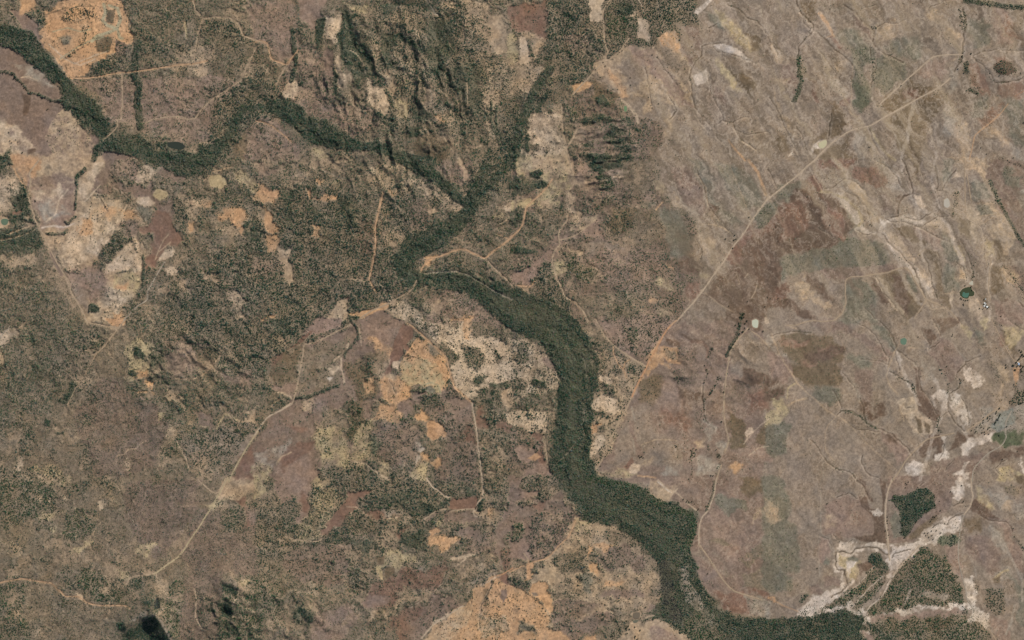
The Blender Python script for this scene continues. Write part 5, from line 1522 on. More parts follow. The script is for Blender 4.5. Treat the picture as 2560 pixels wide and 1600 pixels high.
def stroke(s, w, d, pts, wob=.35, al=.8):
    J, I = window(pts, w+12)
    if J.stop <= J.start or I.stop <= I.start: return
    q = seg_dist(GX[J, I]+SX[J, I]*wob, GY[J, I]+SY[J, I]*wob, pts)
    m = np.clip((w/2+.9-q+EN[J, I]*.25*min(w/3, 2))/1.8, 0, 1)
    if s: soil[J, I] += (np.array(SOIL[s], np.float32)-soil[J, I])*(m*al)[..., None]
    if d is not None: dens[J, I] += (np.minimum(d, dens[J, I])-dens[J, I])*m
def gully(w, pts):
    w = w*.8
    J, I = window(pts, 16)
    if J.stop <= J.start or I.stop <= I.start: return
    q = seg_dist(GX[J, I]+SX[J, I]*.75, GY[J, I]+SY[J, I]*.75, pts)
    m = np.clip((w/2+1.0-q)/1.5, 0, 1)*(.75+.3*EN[J, I]/2.2)
    b = np.exp(-((q-w*1.6)/(w*.9))**2)*.26
    soil[J, I] += (np.array(SOIL['s'], np.float32)-soil[J, I])*b[..., None]
    soil[J, I] += (np.array((80, 68, 54), np.float32)-soil[J, I])*(np.clip(m, 0, 1)*.95)[..., None]
    hgt[J, I] -= np.exp(-(q/(w*.75+1))**2)*2.2
def belt(d, t, w, pts):
    J, I = window(pts, w+12)
    if J.stop <= J.start or I.stop <= I.start: return
    q = seg_dist(GX[J, I]+SX[J, I]*.5, GY[J, I]+SY[J, I]*.5, pts)
    m = np.clip((w/2+.8-q+EN[J, I]*.6)/2.0, 0, 1)
    dens[J, I] = np.maximum(dens[J, I], d*m)
    vcol[J, I] += (np.array(VEG[t], np.float32)-vcol[J, I])*m[..., None]
    if d > 6: soil[J, I] += (np.array(SOIL['h'], np.float32)-soil[J, I])*(m*.6)[..., None]
def ridge(h, r, pts, lim=.45):
    h = math.copysign(min(abs(h), r*M*lim), h)
    J, I = window(pts, r*2.2)
    if J.stop <= J.start or I.stop <= I.start: return
    q = seg_dist(GX[J, I]+WX[J, I]*.6, GY[J, I]+WY[J, I]*.6, pts)
    hgt[J, I] += h*np.exp(-np.abs(q/r)**1.5)

ROADS = []
def parse(line):
    head, pts = line.split(':'); h = head.split(); c, r = int(h[0][0]), int(h[0][1])
    p = [tuple(float(v) for v in q.split(',')) for q in pts.split()]
    p = [(c*640+x*.26457, r*400+y*.26457) for x, y in p]
    return h[1], h[2:], p
def poly_area(p):
    return abs(sum(p[i][0]*p[(i+1) % len(p)][1]-p[(i+1) % len(p)][0]*p[i][1] for i in range(len(p))))/2
lines = [parse(l) for l in SURVEY.strip().splitlines() if l.strip() and not l.startswith('#')]
def F(s): return [tuple(float(v)*1.05833 for v in q.split(',')) for q in s.split()]
def S(s): return [tuple(float(v) for v in q.split(',')) for q in s.split()]
area('a', 0, 'f', 20, 18, S('1745,-100 1745,110 1640,115 1560,140 1470,210 1500,215 1560,260 1620,330 1640,420 1650,480 1740,560 1760,640 1720,720 1650,810 1620,870 1490,1175 1530,1205 1620,1225 1655,1265 1740,1290 1745,1330 1720,1370 1760,1480 1870,1540 2560,1560 2700,1600 2700,-100'))
rest = []
for op, h, p in lines:
    if op == 'A' and poly_area(p) > .4*640*400: area(h[0], h[1], h[2], float(h[3]), float(h[4]), p)
    else: rest.append((op, h, p))
for op, h, p in rest:
    if op == 'A': area(h[0], h[1], h[2], float(h[3]), float(h[4]), p)
for s, d, t, q in [('k', 7.3, 'f', '600,440 960,440 1010,540 930,600 920,700 760,720 540,700 500,600 580,560'),
                   ('k', 7.2, 'f', '840,-20 1120,-20 1160,150 1130,330 1080,330 900,300 830,180'),
                   ('k', 7.2, 'l', '1110,530 1210,520 1240,560 1180,600 1140,590'), ('k', 7.4, 'f', '1190,690 1230,620 1320,640 1350,740'),
                   ('k', 6.4, 'f', '1180,330 1290,200 1400,160 1420,100 1230,110 1190,200'), ('k', 7.4, 'f', '480,200 560,190 610,170 700,230 640,270 500,330'),
                   ('k', 7.2, 'l', '-40,560 60,600 190,760 160,900 90,1020 -40,1020'), ('k', 7.2, 'f', '460,640 800,640 900,720 700,850 560,880 380,780 400,660'),
                   ('k', 7.2, 'f', '700,1080 900,1090 1040,1180 1000,1200 760,1280 640,1250')]:
    m_soil = soil.copy(); m_dens = dens.copy(); area(s, d, t, 30, 20, F(q))
    wq = np.clip((m_dens-3)/1.5, 0, 1); soil = m_soil+(soil-m_soil)*(.4*wq)[..., None]; dens = m_dens+(dens-m_dens)*wq
RIVER = [
 ('h', 9, 'f', '-40,35 0,55 60,70 110,140 145,165 195,220 240,250 258,305 330,325 400,345 460,355 500,335 540,295 565,245 600,225 655,235 715,258 785,300 850,330 900,338 960,358 1000,375 1050,420 1100,475 1105,500 1050,445 1000,412 920,368 850,352 780,343 722,333 690,295 640,265 600,275 560,325 520,378 490,415 440,415 372,392 300,365 248,345 205,305 158,255 138,200 65,140 0,105 -40,95'),
 ('k', 8, 'f', '455,425 500,345 540,300 560,240 600,218 645,225 645,262 610,278 575,315 535,370 495,420'),
 ('k', 8, 'f', '1100,490 1092,440 1110,400 1150,375 1180,340 1195,290 1225,240 1260,200 1300,180 1320,190 1290,215 1250,280 1243,340 1208,395 1190,430 1165,470 1120,505 1085,545 1040,572 960,600 935,600 1000,560 1060,520'),
 ('h', 9, 'f', '1110,490 1080,540 1040,570 980,590 965,620 980,650 1080,640 1150,670 1240,690 1340,730 1390,800 1415,870 1400,980 1390,1060 1410,1120 1480,1140 1560,1190 1640,1220 1640,1260 1620,1290 1640,1340 1660,1400 1700,1450 1850,1460 2000,1450 2040,1500 2060,1600 1720,1600 1640,1510 1590,1480 1530,1450 1570,1400 1560,1350 1520,1290 1450,1240 1380,1230 1350,1180 1300,1110 1300,1060 1320,960 1330,880 1290,800 1200,770 1150,720 1100,690 1040,680 960,680 940,640 930,600 960,560 1030,530 1090,490')]
for s, d, t, q in RIVER: area(s, d, t, 5, 9, F(q))
rv = fbm(GX+WX, GY+WY, 17, 4, 211, .68)*1.5; inb = dens > 7.4
dens = np.where(inb, dens*np.clip(1-.45*np.clip(rv-.1, 0, 1), .4, 1), dens)
soil += (np.array((124, 110, 90), np.float32)-soil)*(inb*np.clip(rv, 0, 1)*.8)[..., None]
# grey-brown open floor between the two dark bank lines of the river
area('h', 8.1, 'l', 8, 11, F('1150,690 1240,705 1330,745 1390,830 1390,900 1360,960 1370,1080 1390,1130 1420,1160 1370,1180 1330,1110 1340,1000 1350,900 1300,820 1210,760'))
area('h', 8.2, 'l', 8, 12, F('1400,1170 1480,1180 1600,1230 1590,1290 1600,1360 1560,1300 1500,1240 1410,1210'))
area('w', 6, 'f', 6, 12, F('1620,1330 1640,1400 1700,1470 1680,1480 1620,1420 1600,1350'))
area('k', 8, 'e', 6, 12, F('1640,1440 1720,1500 1680,1540 1620,1480'))
for q, t, w in [('1100,500 1050,550 980,590 950,610 950,640 980,650 1060,650 1120,690 1200,760 1290,800 1335,890 1325,1000 1320,1060 1340,1110', 'f', 26),
                         ('1300,165 1262,215 1245,260 1228,300 1218,350 1192,400 1150,440 1115,490', 'f', 22), ('1150,395 1130,430 1105,480', 'f', 26), ('1120,480 1080,535 1035,572 975,600 950,630 970,652', 'f', 34),
             ('100,130 150,190 195,235 240,300 255,335', 'f', 26), ('640,245 700,275 760,318 830,340 900,350 960,385 1020,420 1075,460', 'f', 20),
             ('1175,250 1170,290 1185,330 1190,345', 'f', 6), ('240,345 330,355 420,378 490,385 540,320 575,255', 'f', 22), ('690,70 700,150 690,190', 'f', 12),
 ('1090,640 1150,672 1240,700 1330,735 1385,800', 'f', 16), ('1320,770 1370,850 1380,920', 'f', 14), ('1390,1000 1385,1080 1400,1120', 'f', 18),
             ('1390,1130 1500,1150 1560,1190 1630,1215 1640,1250 1620,1300', 'e', 18), ('1430,1170 1520,1210 1600,1260', 'f', 12),
             ('1570,1340 1580,1420 1600,1460', 'x', 30), ('245,340 300,355 380,370 440,380 500,380 540,320 570,260 620,250 680,280 740,335 820,350 900,350', 'f', 14),
             ('0,70 70,80 140,180 200,260 240,320', 'f', 20)]: belt(9, t, w, F(q))
area('c', 0, 'f', 10, 14, S('1870,600 1950,560 1985,470 2080,480 2140,560 2080,620 1960,640 1930,760 1900,830 1810,800 1840,700'))
area('r', '-', '-', 10, 14, S('1940,520 2010,490 2030,560 1960,600')); area('r', '-', '-', 10, 14, S('2070,500 2110,540 2100,610 2060,560'))
for w, q in [(9, '2290,230 2270,330 2250,430 2230,470'), (10, '2250,430 2290,520 2300,600 2310,650'), (12, '2180,540 2210,600 2250,640 2290,680 2330,740'),
             (9, '2300,520 2370,560 2400,640 2420,700'), (8, '2480,640 2470,720 2475,800'), (9, '2200,570 2240,640 2270,720 2300,760'),
             (9, '2340,950 2360,1020 2330,1100 2300,1200'), (7, '2370,980 2400,1050 2420,1100'), (8, '2240,880 2270,960 2300,1010'), (6, '2340,380 2330,460 2350,520')]:
    stroke('s', w, None, S(q), 1.3, .5)
for op, h, p in rest:
    if op == 'L': stroke(h[0], float(h[1])*.2646, float(h[2]) if len(h) > 2 else 0, p)
    elif op == 'G': gully(float(h[0])*.2646, p)
    elif op == 'D': belt(float(h[0]), h[1], float(h[2])*.2646, p)
    elif op == 'H': ridge(float(h[0]), float(h[1])*.2646, p, float(h[2]) if len(h) > 2 else .45)
    elif op == 'R':
        ROADS.append((h[0], float(h[1])*.2646, p)); stroke(h[0], float(h[1])*.2646+1.2, 0, p, .18, .55)

# natural mottling of the soils
vcol *= (1+.16*fbm(GX+WX, GY+WY, 24, 4, 216, .6))[..., None]
tw = np.clip(fbm(GX+WX*1.5, GY+WY*1.5, 40, 4, 218, .6)*2, 0, 1)*.5; vcol += (np.array((92, 88, 66), np.float32)-vcol)*tw[..., None]
open_ = np.clip(1-dens/3.0, 0, 1)
rx, ry = rot(GX+WX*2, GY+WY*2, 60)
streak = fbm(rx/8.0, ry, 8, 4, 101, .6)
east = np.clip((GX-1500)/200, 0, 1)
mott = fbm(GX+WX, GY+WY, 46, 5, 121, .62)
fine = fbm(GX, GY, 5, 3, 141, .7)
hue = fbm(GX, GY, 90, 4, 161)
band = fbm(rx/10, ry+WX*.5, 24, 4, 191, .6)
hue2 = fbm(GX+WX*2, GY+WY*2, 30, 4, 181)
ne = east*np.clip((1150-GY)/600, .15, 1)
br = 1 + .09*mott + (.18+.02*east)*fine + .12*streak*east + .16*fbm(rx/14, ry, 15, 4, 111, .55)*ne
soil *= br[..., None]
soil[..., 0] *= 1+.035*hue2+.02*hue; soil[..., 2] *= 1-.05*hue2-.02*hue; soil[..., 1] *= 1+.015*hue
soil += (np.array((166, 146, 118), np.float32)-soil)*(np.clip(band-.08, 0, 1)*1.3*ne)[..., None]
soil += (np.array((108, 94, 76), np.float32)-soil)*(np.clip(-band-.12, 0, 1)*1.3*ne)[..., None]
north = np.clip((1000-GY)/500, .25, 1)
veins = north*np.clip(1-np.abs(fbm(rx/4.5+WX*.3, ry, 13, 5, 201, .6))*8, 0, 1)*east*open_
soil += (np.array((186, 168, 148), np.float32)-soil)*(veins*.6)[..., None]
v2 = east*open_*np.clip(1-np.abs(fbm(GX+SX*1.4, GY*.8+SY*1.4, 15, 4, 221, .62))*9, 0, 1)*np.clip(.5+hue2, 0, 1)
soil += (np.array((182, 163, 142), np.float32)-soil)*(v2*.6)[..., None]
dveins = north*np.clip(1-np.abs(fbm(rx/3.4+SX*.3, ry+SY, 20, 5, 231, .62))*12, 0, 1)*east*open_
soil += (np.array((108, 94, 78), np.float32)-soil)*(dveins*.28)[..., None]
clump = fbm(GX, GY, 13, 4, 251, .65)*1.5
west = np.clip((1780-GX)/200, 0, 1)
dens += np.clip(clump-.15, 0, 1)*3*np.clip(dens/1.2, 0, 1)*np.clip((6.5-dens)/3, 0, 1)*west
# small openings, thickets and drainage lines that run all through the western bush
mid = west*np.clip((dens-3.2)/1.5, 0, 1)*np.clip((7.6-dens)/1, 0, 1)
o1 = fbm(GX+WX*1.5, GY+WY*1.5, 34, 5, 261, .68)*1.5
op = np.clip((o1-.26)*4.5, 0, 1)*mid
soil += (np.array((164, 140, 113), np.float32)-soil)*(op*.5)[..., None]; dens *= 1-.45*op
o2 = fbm(GX+WX*1.5, GY+WY*1.5, 42, 5, 271, .68)*1.5
th = np.clip((o2-.22)*4, 0, 1)*mid
dens += th*1.5; vcol += (np.array((58, 74, 58), np.float32)-vcol)*(th*.7)[..., None]
dl = np.abs(fbm(GX+SX, GY+SY, 70, 5, 281, .55)); ln = np.clip(1-dl*38, 0, 1)*mid
dens += ln*3; soil += (np.array((100, 90, 72), np.float32)-soil)*(ln*.5)[..., None]
dl = np.abs(fbm(GX+SX*1.2+500, GY+SY*1.2, 60, 5, 291, .6)); ln = np.clip(1-dl*45, 0, 1)*mid*np.clip(o1*2+.3, 0, 1)
dens *= 1-ln*.9; soil += (np.array((176, 152, 124), np.float32)-soil)*(ln*.75)[..., None]
low = np.clip((6-dens)/2, 0, 1)
dens *= np.clip(1+(.33+.35*low*west)*clump+.3*mott*(dens < 8), .12, 1.6)
dens = np.where((dens > .02) | (east < .5), dens, np.clip(hue2*1.6+.1+.5*clump, 0, 1)*.9*east)
dens = np.clip(dens, 0, 9.5)

# relief
hgt += 16*fbm(GX, GY, 420, 3, 301) + 9*fbm(GX+WX*2, GY+WY*2, 110, 4, 311, .42)
rug = np.clip(dens/9, .15, 1)*(1-.7*east)*(1-.6*np.clip((900-GX)/200, 0, 1)*np.clip((GY-900)/200, 0, 1))
hgt += (1-np.abs(fbm(GX+WX*3, GY+WY*3, 64, 4, 331, .5)))**2*30*(rug*.5+.15)*(1-.75*east)
def rugged(cx, cy, rx_, ry_, deg, h, st, sc, seed):
    w = np.clip(1.3-np.hypot((GX-cx)/rx_, (GY-cy)/ry_), 0, 1); w = w*w*(3-2*w)
    u, v = rot(GX+WX*1.2, GY+WY*1.2, deg)
    return w*h*((1-np.abs(fbm(u/st, v, sc, 3, seed, .45)))**2)
hgt += rugged(980, 250, 260, 290, 78, 34, 2.4, 30, 361)
hgt += rugged(1500, 400, 110, 170, -12, 26, 2.6, 26, 371)
hgt += rugged(470, 920, 170, 110, 40, 26, 2.0, 30, 381)
hgt += rugged(640, 1540, 200, 120, 50, 30, 1.6, 34, 391)
hgt += rugged(1800, 920, 160, 130, 20, 16, 1.4, 36, 396)
hgt += (1.3-.7*east)*fbm(GX, GY, 8, 3, 351, .6)

def ij(x, y): return (np.asarray(x)-X0)/STEP, (np.asarray(y)-Y0)/STEP
def sample(arr, x, y):
    u, v = ij(x, y); u = np.clip(u, 0, NX-1.001); v = np.clip(v, 0, NY-1.001)
    i = u.astype(int); j = v.astype(int); fu = u-i; fv = v-j
    if arr.ndim == 3: fu = fu[..., None]; fv = fv[..., None]
    return (arr[j, i]*(1-fu)+arr[j, i+1]*fu)*(1-fv)+(arr[j+1, i]*(1-fu)+arr[j+1, i+1]*fu)*fv
def wx(x): return (np.asarray(x)-1280)*M
def wy(y): return (800-np.asarray(y))*M
def lin(c):
    c = np.clip(np.asarray(c, np.float32)/255.0, 0, 1); return np.where(c <= .04045, c/12.92, ((c+.055)/1.055)**2.4)
def albedo(c): return np.clip(lin(c)/K, 0, .9)

# ------------------------------------------------------------------ ponds: level the ground under them
def zoomed(x0, y0, s, q): return [(x0+float(a.split(',')[0])/s, y0+float(a.split(',')[1])/s) for a in q.split()]
def T(c, r, q): return zoomed(c*640, r*400, 3.7797, q)
PONDS = [('milky', (190,190,165), zoomed(1840, 780, 25.2, '1010,560 1080,500 1250,460 1400,550 1410,700 1390,880 1340,990 1230,1000 1090,930 1010,800')),
 ('weedy', (66,72,50), zoomed(2380, 700, 20.16, '390,600 560,430 760,370 950,360 1010,520 1130,620 1080,800 880,830 800,930 650,930 520,870 400,760')),
 ('cream', (186,178,156), zoomed(2380, 700, 20.16, '850,160 1010,40 1050,80 1060,240 980,250 880,215')),
 ('green', (102,124,102), T(3, 2, '1253,180 1290,168 1312,190 1300,230 1268,230 1252,210')),
 ('cream', (190,180,144), T(3, 0, '478,1350 548,1322 550,1372 515,1402 482,1388')),
 ('cream', (182,172,154), T(3, 1, '1663,380 1690,360 1710,375 1717,430 1690,452 1663,430')),
 ('green', (98,114,92), T(0, 1, '10,565 40,553 75,562 78,585 60,612 28,612 12,592')),
 ('green', (112,136,98), T(2, 0, '1058,1005 1082,1005 1086,1045 1062,1052')),
 ('dark', (52,58,50), T(0, 0, '1580,1345 1690,1342 1745,1380 1720,1412 1650,1408 1590,1385')),
 ('brown', (112,100,84), T(2, 3, '1145,1258 1205,1252 1200,1305 1145,1300')),
 ('brown', (106,104,88), T(2, 3, '1142,1328 1196,1322 1180,1346 1150,1350')),
 ('teal', (80,114,96), zoomed(2380, 700, 20.16, '540,620 620,610 690,665 850,645 840,760 780,870 640,880 520,800'))]
pond_z = []
for nm, c, p in PONDS:
    J, I = window(p, 6); x = GX[J, I]; y = GY[J, I]
    cx, cy = np.mean(np.array(p), 0)
    z = float(sample(hgt, cx, cy)) if nm != 'teal' else pond_z[1]+.25
    pond_z.append(z)
    if nm == 'teal': continue
    q = seg_dist(x, y, p, True); ins = inside(x, y, p)
    m = np.where(ins, 1, np.clip(1-(q-2.5)/4, 0, 1)); hgt[J, I] += (z-.8-hgt[J, I])*m
    dens[J, I] *= 1-np.where(ins | (q < 2), 1, 0)
    bank = np.clip(1-np.abs(q-.5)/2.2, 0, 1)*(~ins)
    if nm != 'dark': soil[J, I] += (np.array(SOIL['p' if nm != 'brown' else 't'], np.float32)-soil[J, I])*(bank*.7)[..., None]

# ------------------------------------------------------------------ materials
def new_mat(name):
    m = bpy.data.materials.new(name); m.use_nodes = True; nt = m.node_tree
    return m, nt, nt.nodes['Principled BSDF']
def noise_mix(nt, src, scale, lo, hi, detail=4.0, obj=False):
    tc = nt.nodes.new('ShaderNodeTexCoord'); nz = nt.nodes.new('ShaderNodeTexNoise')
    nz.inputs['Scale'].default_value = scale; nz.inputs['Detail'].default_value = detail; nz.inputs['Roughness'].default_value = .65
    nt.links.new(tc.outputs['Object'], nz.inputs['Vector'])
    mr = nt.nodes.new('ShaderNodeMapRange'); mr.inputs['From Min'].default_value = .25; mr.inputs['From Max'].default_value = .75
    mr.inputs['To Min'].default_value = lo; mr.inputs['To Max'].default_value = hi
    nt.links.new(nz.outputs['Fac'], mr.inputs['Value'])
    mx = nt.nodes.new('ShaderNodeVectorMath'); mx.operation = 'SCALE'
    nt.links.new(src, mx.inputs[0]); nt.links.new(mr.outputs['Result'], mx.inputs['Scale'])
    return mx.outputs[0]
def attr_mat(name, attr, rough, noises, spec=.1):
    m, nt, b = new_mat(name)
    a = nt.nodes.new('ShaderNodeAttribute'); a.attribute_name = attr; o = a.outputs['Color']
    for s, lo, hi in noises: o = noise_mix(nt, o, s, lo, hi)
    nt.links.new(o, b.inputs['Base Color']); b.inputs['Roughness'].default_value = rough
    b.inputs['Specular IOR Level'].default_value = spec
    return m
def flat_mat(name, c, rough=.9, noises=(), spec=.2, raw=False, metal=0):
    m, nt, b = new_mat(name); rgb = nt.nodes.new('ShaderNodeRGB')
    v = c if raw else albedo(c); rgb.outputs[0].default_value = (*[float(q) for q in v], 1); o = rgb.outputs[0]
    for s, lo, hi in noises: o = noise_mix(nt, o, s, lo, hi)
    nt.links.new(o, b.inputs['Base Color']); b.inputs['Roughness'].default_value = rough
    b.inputs['Specular IOR Level'].default_value = spec; b.inputs['Metallic'].default_value = metal
    return m
MAT_GROUND = attr_mat('soil', 'soil', .95, [(.13, .74, 1.26), (.03, .92, 1.08)])
MAT_BUSH = attr_mat('bush_foliage', 'tint', .9, [(.6, .85, 1.15)])
MAT_ROAD = {k: flat_mat('dirt_'+n, c, .95, [(.05, .78, 1.16), (.3, .9, 1.1)]) for k, n, c in
    [('o', 'ochre', (184,149,116)), ('t', 'tan', (168,146,120)), ('p', 'pale', (180,159,134)), ('w', 'grey', (162,149,130)),
     ('y', 'yellow', (172,154,122)), ('O', 'orange', (188,142,106)), ('R', 'red', (164,126,100))]}
MAT_BARK = flat_mat('bark', (.12, .095, .07), .95, [(2, .7, 1.2)], raw=True)
MAT_LEAF = [flat_mat('tree_foliage', c, .9, [(.5, .65, 1.35), (2.5, .8, 1.2)], raw=True) for c in [(.030, .038, .020), (.036, .046, .024), (.045, .045, .026), (.028, .040, .026)]]

def link(o, parent=None):
    scene.collection.objects.link(o)
    if parent: o.parent = parent
    return o
def mesh_arrays(name, verts, faces_flat, nper, mat):
    me = bpy.data.meshes.new(name); nf = len(faces_flat)//nper
    me.vertices.add(len(verts)); me.vertices.foreach_set('co', np.asarray(verts, np.float32).ravel())
    me.loops.add(len(faces_flat)); me.loops.foreach_set('vertex_index', np.asarray(faces_flat, np.int32))
    me.polygons.add(nf); me.polygons.foreach_set('loop_start', np.arange(0, nf*nper, nper, dtype=np.int32))
    try: me.polygons.foreach_set('loop_total', np.full(nf, nper, np.int32))
    except Exception: pass
    me.materials.append(mat); me.update(calc_edges=True); return me
def add_color(me, name, rgb):
    at = me.color_attributes.new(name, 'FLOAT_COLOR', 'POINT')
    a = np.ones((len(rgb), 4), np.float32); a[:, :3] = rgb; at.data.foreach_set('color', a.ravel())

# ------------------------------------------------------------------ ground: one sheet to the horizon
ext = np.array([60, 200, 600, 1800, 5000, 14000, 30000.0])
ex = np.concatenate([X0-ext[::-1], gx, X1+ext]); ey = np.concatenate([Y0-ext[::-1], gy, Y1+ext]); P = len(ext)
def pad(a): return np.pad(a, [(P, P), (P, P)]+[(0, 0)]*(a.ndim-2), mode='edge')
EX, EY = np.meshgrid(ex, ey); EZ = pad(hgt); ES = pad(soil); n2, n1 = EX.shape
fade = np.clip(1-np.maximum(np.maximum(X0-EX, EX-X1), np.maximum(Y0-EY, EY-Y1))/600, 0, 1); EZ = EZ*fade
under = np.clip(pad(dens)/9, 0, 1)[..., None]
V = np.stack([wx(EX), wy(EY), EZ], -1).reshape(-1, 3)
idx = np.arange(n1*n2).reshape(n2, n1)
Q = np.stack([idx[1:, :-1], idx[1:, 1:], idx[:-1, 1:], idx[:-1, :-1]], -1).reshape(-1)
me = mesh_arrays('ground', V, Q, 4, MAT_GROUND)
add_color(me, 'soil', albedo(ES).reshape(-1, 3))
me.polygons.foreach_set('use_smooth', np.ones(len(me.polygons), bool))
ground = link(bpy.data.objects.new('ground', me)); ground['kind'] = 'structure'

# ------------------------------------------------------------------ dirt roads
rng = np.random.RandomState(7)
def smooth_line(p, step=1.6):
    p = np.array(p, float); out = []
    for k in range(len(p)-1):
        p0 = p[max(k-1, 0)]; p1 = p[k]; p2 = p[k+1]; p3 = p[min(k+2, len(p)-1)]
        n = max(2, int(np.hypot(*(p2-p1))/step))
        for t in np.arange(n)/n:
            out.append(.5*((2*p1)+(-p0+p2)*t+(2*p0-5*p1+4*p2-p3)*t*t+(-p0+3*p1-3*p2+p3)*t**3))
    out.append(p[-1]); return np.array(out)
for k, (s, w, p) in enumerate(ROADS):
    c = smooth_line(p); c[:, 0] += fbm(c[:, 0], c[:, 1], 16, 3, 400)*.7; c[:, 1] += fbm(c[:, 0], c[:, 1], 16, 3, 410)*.7
    d = np.gradient(c, axis=0); d /= np.hypot(d[:, 0], d[:, 1])[:, None]+1e-9; nrm = np.stack([-d[:, 1], d[:, 0]], 1)
    ww = (w*.28+.25)*(1+.35*fbm(c[:, 0], c[:, 1], 7, 2, 420+k)); ww[0] *= .3; ww[-1] *= .3
    cols = [c+nrm*(ww*f)[:, None] for f in (-1, -.33, .33, 1)]
    vs = []
    for a, lift in zip(cols, (.25, .7, .7, .25)): vs.append(np.stack([wx(a[:, 0]), wy(a[:, 1]), sample(hgt, a[:, 0], a[:, 1])+lift+.35+.004*(k % 9)], 1))
    n = len(c); V = np.concatenate(vs); f = []
    for b in range(3):
        i = np.arange(n-1)+b*n; f.append(np.stack([i, i+1, i+1+n, i+n], 1))
    o = link(bpy.data.objects.new('dirt_road', mesh_arrays('dirt_road', V, np.concatenate(f).ravel(), 4, MAT_ROAD[s]))); o['kind'] = 'structure'
    bm = bmesh.new(); bm.from_mesh(o.data); bmesh.ops.recalc_face_normals(bm, faces=bm.faces)
    if sum(q.normal.z for q in bm.faces) < 0: bmesh.ops.reverse_faces(bm, faces=bm.faces)
    bm.to_mesh(o.data); bm.free()

# ------------------------------------------------------------------ ponds
for (nm, c, p), z in zip(PONDS, pond_z):
    q = np.array(p+[p[0]]); q = smooth_line(q, 1.0)[:-1]; ce = q.mean(0)
    rr = 1+.05*fbm(q[:, 0], q[:, 1], 3, 2, 500)
    rings = [ce+(q-ce)*(rr*f)[:, None] for f in (1.0, .6, .25)]
    vs = [np.stack([wx(a[:, 0]), wy(a[:, 1]), np.full(len(a), z)], 1) for a in rings]; n = len(q)
    vs.append(np.array([[wx(ce[0]), wy(ce[1]), z]])); V = np.concatenate(vs)
    bm = bmesh.new(); bv = [bm.verts.new(v) for v in V]
    for r_ in range(2):
        for i in range(n): bm.faces.new([bv[r_*n+i], bv[r_*n+(i+1) % n], bv[(r_+1)*n+(i+1) % n], bv[(r_+1)*n+i]])
    for i in range(n): bm.faces.new([bv[2*n+i], bv[2*n+(i+1) % n], bv[3*n]])
    bmesh.ops.recalc_face_normals(bm, faces=bm.faces)
    if sum(f.normal.z for f in bm.faces) < 0: bmesh.ops.reverse_faces(bm, faces=bm.faces)
    me = bpy.data.meshes.new('pond_water'); bm.to_mesh(me); bm.free()
    me.materials.append(flat_mat('water_'+nm, c, .6, [(.15, .92, 1.06)], spec=.1))
    o = link(bpy.data.objects.new('pond_water', me)); o['kind'] = 'structure'

# ------------------------------------------------------------------ bush and forest: far too many to count
SP = 2.6
cx = np.arange(-60, 2620, SP); cy = np.arange(-60, 1660, SP*.9)
TX, TY = np.meshgrid(cx, cy); TX[1::2] += SP/2
TX = (TX+rng.uniform(-1.3, 1.3, TX.shape)).ravel(); TY = (TY+rng.uniform(-1.2, 1.2, TY.shape)).ravel()
D = sample(dens, TX+rng.normal(0, 2.3, TX.shape), TY+rng.normal(0, 2.3, TX.shape)); D = np.where(sample(dens, TX, TY) < .05, 0, D); VC = sample(vcol, TX, TY)
keep = rng.rand(len(D)) < np.clip((D/9)**1.08*.97-.006, 0, 1)
TX, TY, D, VC = TX[keep], TY[keep], D[keep], VC[keep]
green = np.clip((VC[:, 1]-VC[:, 0])/14, 0, 1)
N = len(TX); print('bush count', N)
eastb = np.clip((TX-1650)/80, 0, 1)*(D < 5)
R = (.92+.30*green)*(.62+.75*rng.rand(N)**1.3)*(1-.22*eastb)*(1-.16*(D < 4)); R[rng.rand(N) > .95] *= 1.35; R[(rng.rand(N) > .78) & (D > 7)] *= 1.4
H = R*(.75+.55*rng.rand(N))*(1+.3*green)
sel = rng.rand(N)
VC = VC+(np.array((104, 106, 82))-VC)*(eastb*.55)[:, None]
tint = VC*(.84+.38*rng.rand(N))[:, None]
dry = sel < .22; tint[dry] = tint[dry]*.4+np.array((122, 112, 94))*.6
lush = sel > .93; tint[lush] = tint[lush]*.6+np.array((66, 96, 54))*.4
tint[:, 0] *= 1+.07*rng.randn(N); tint[:, 2] *= 1+.06*rng.randn(N)
ZB = sample(hgt, TX, TY)
ang = np.arange(5)*2*math.pi/5
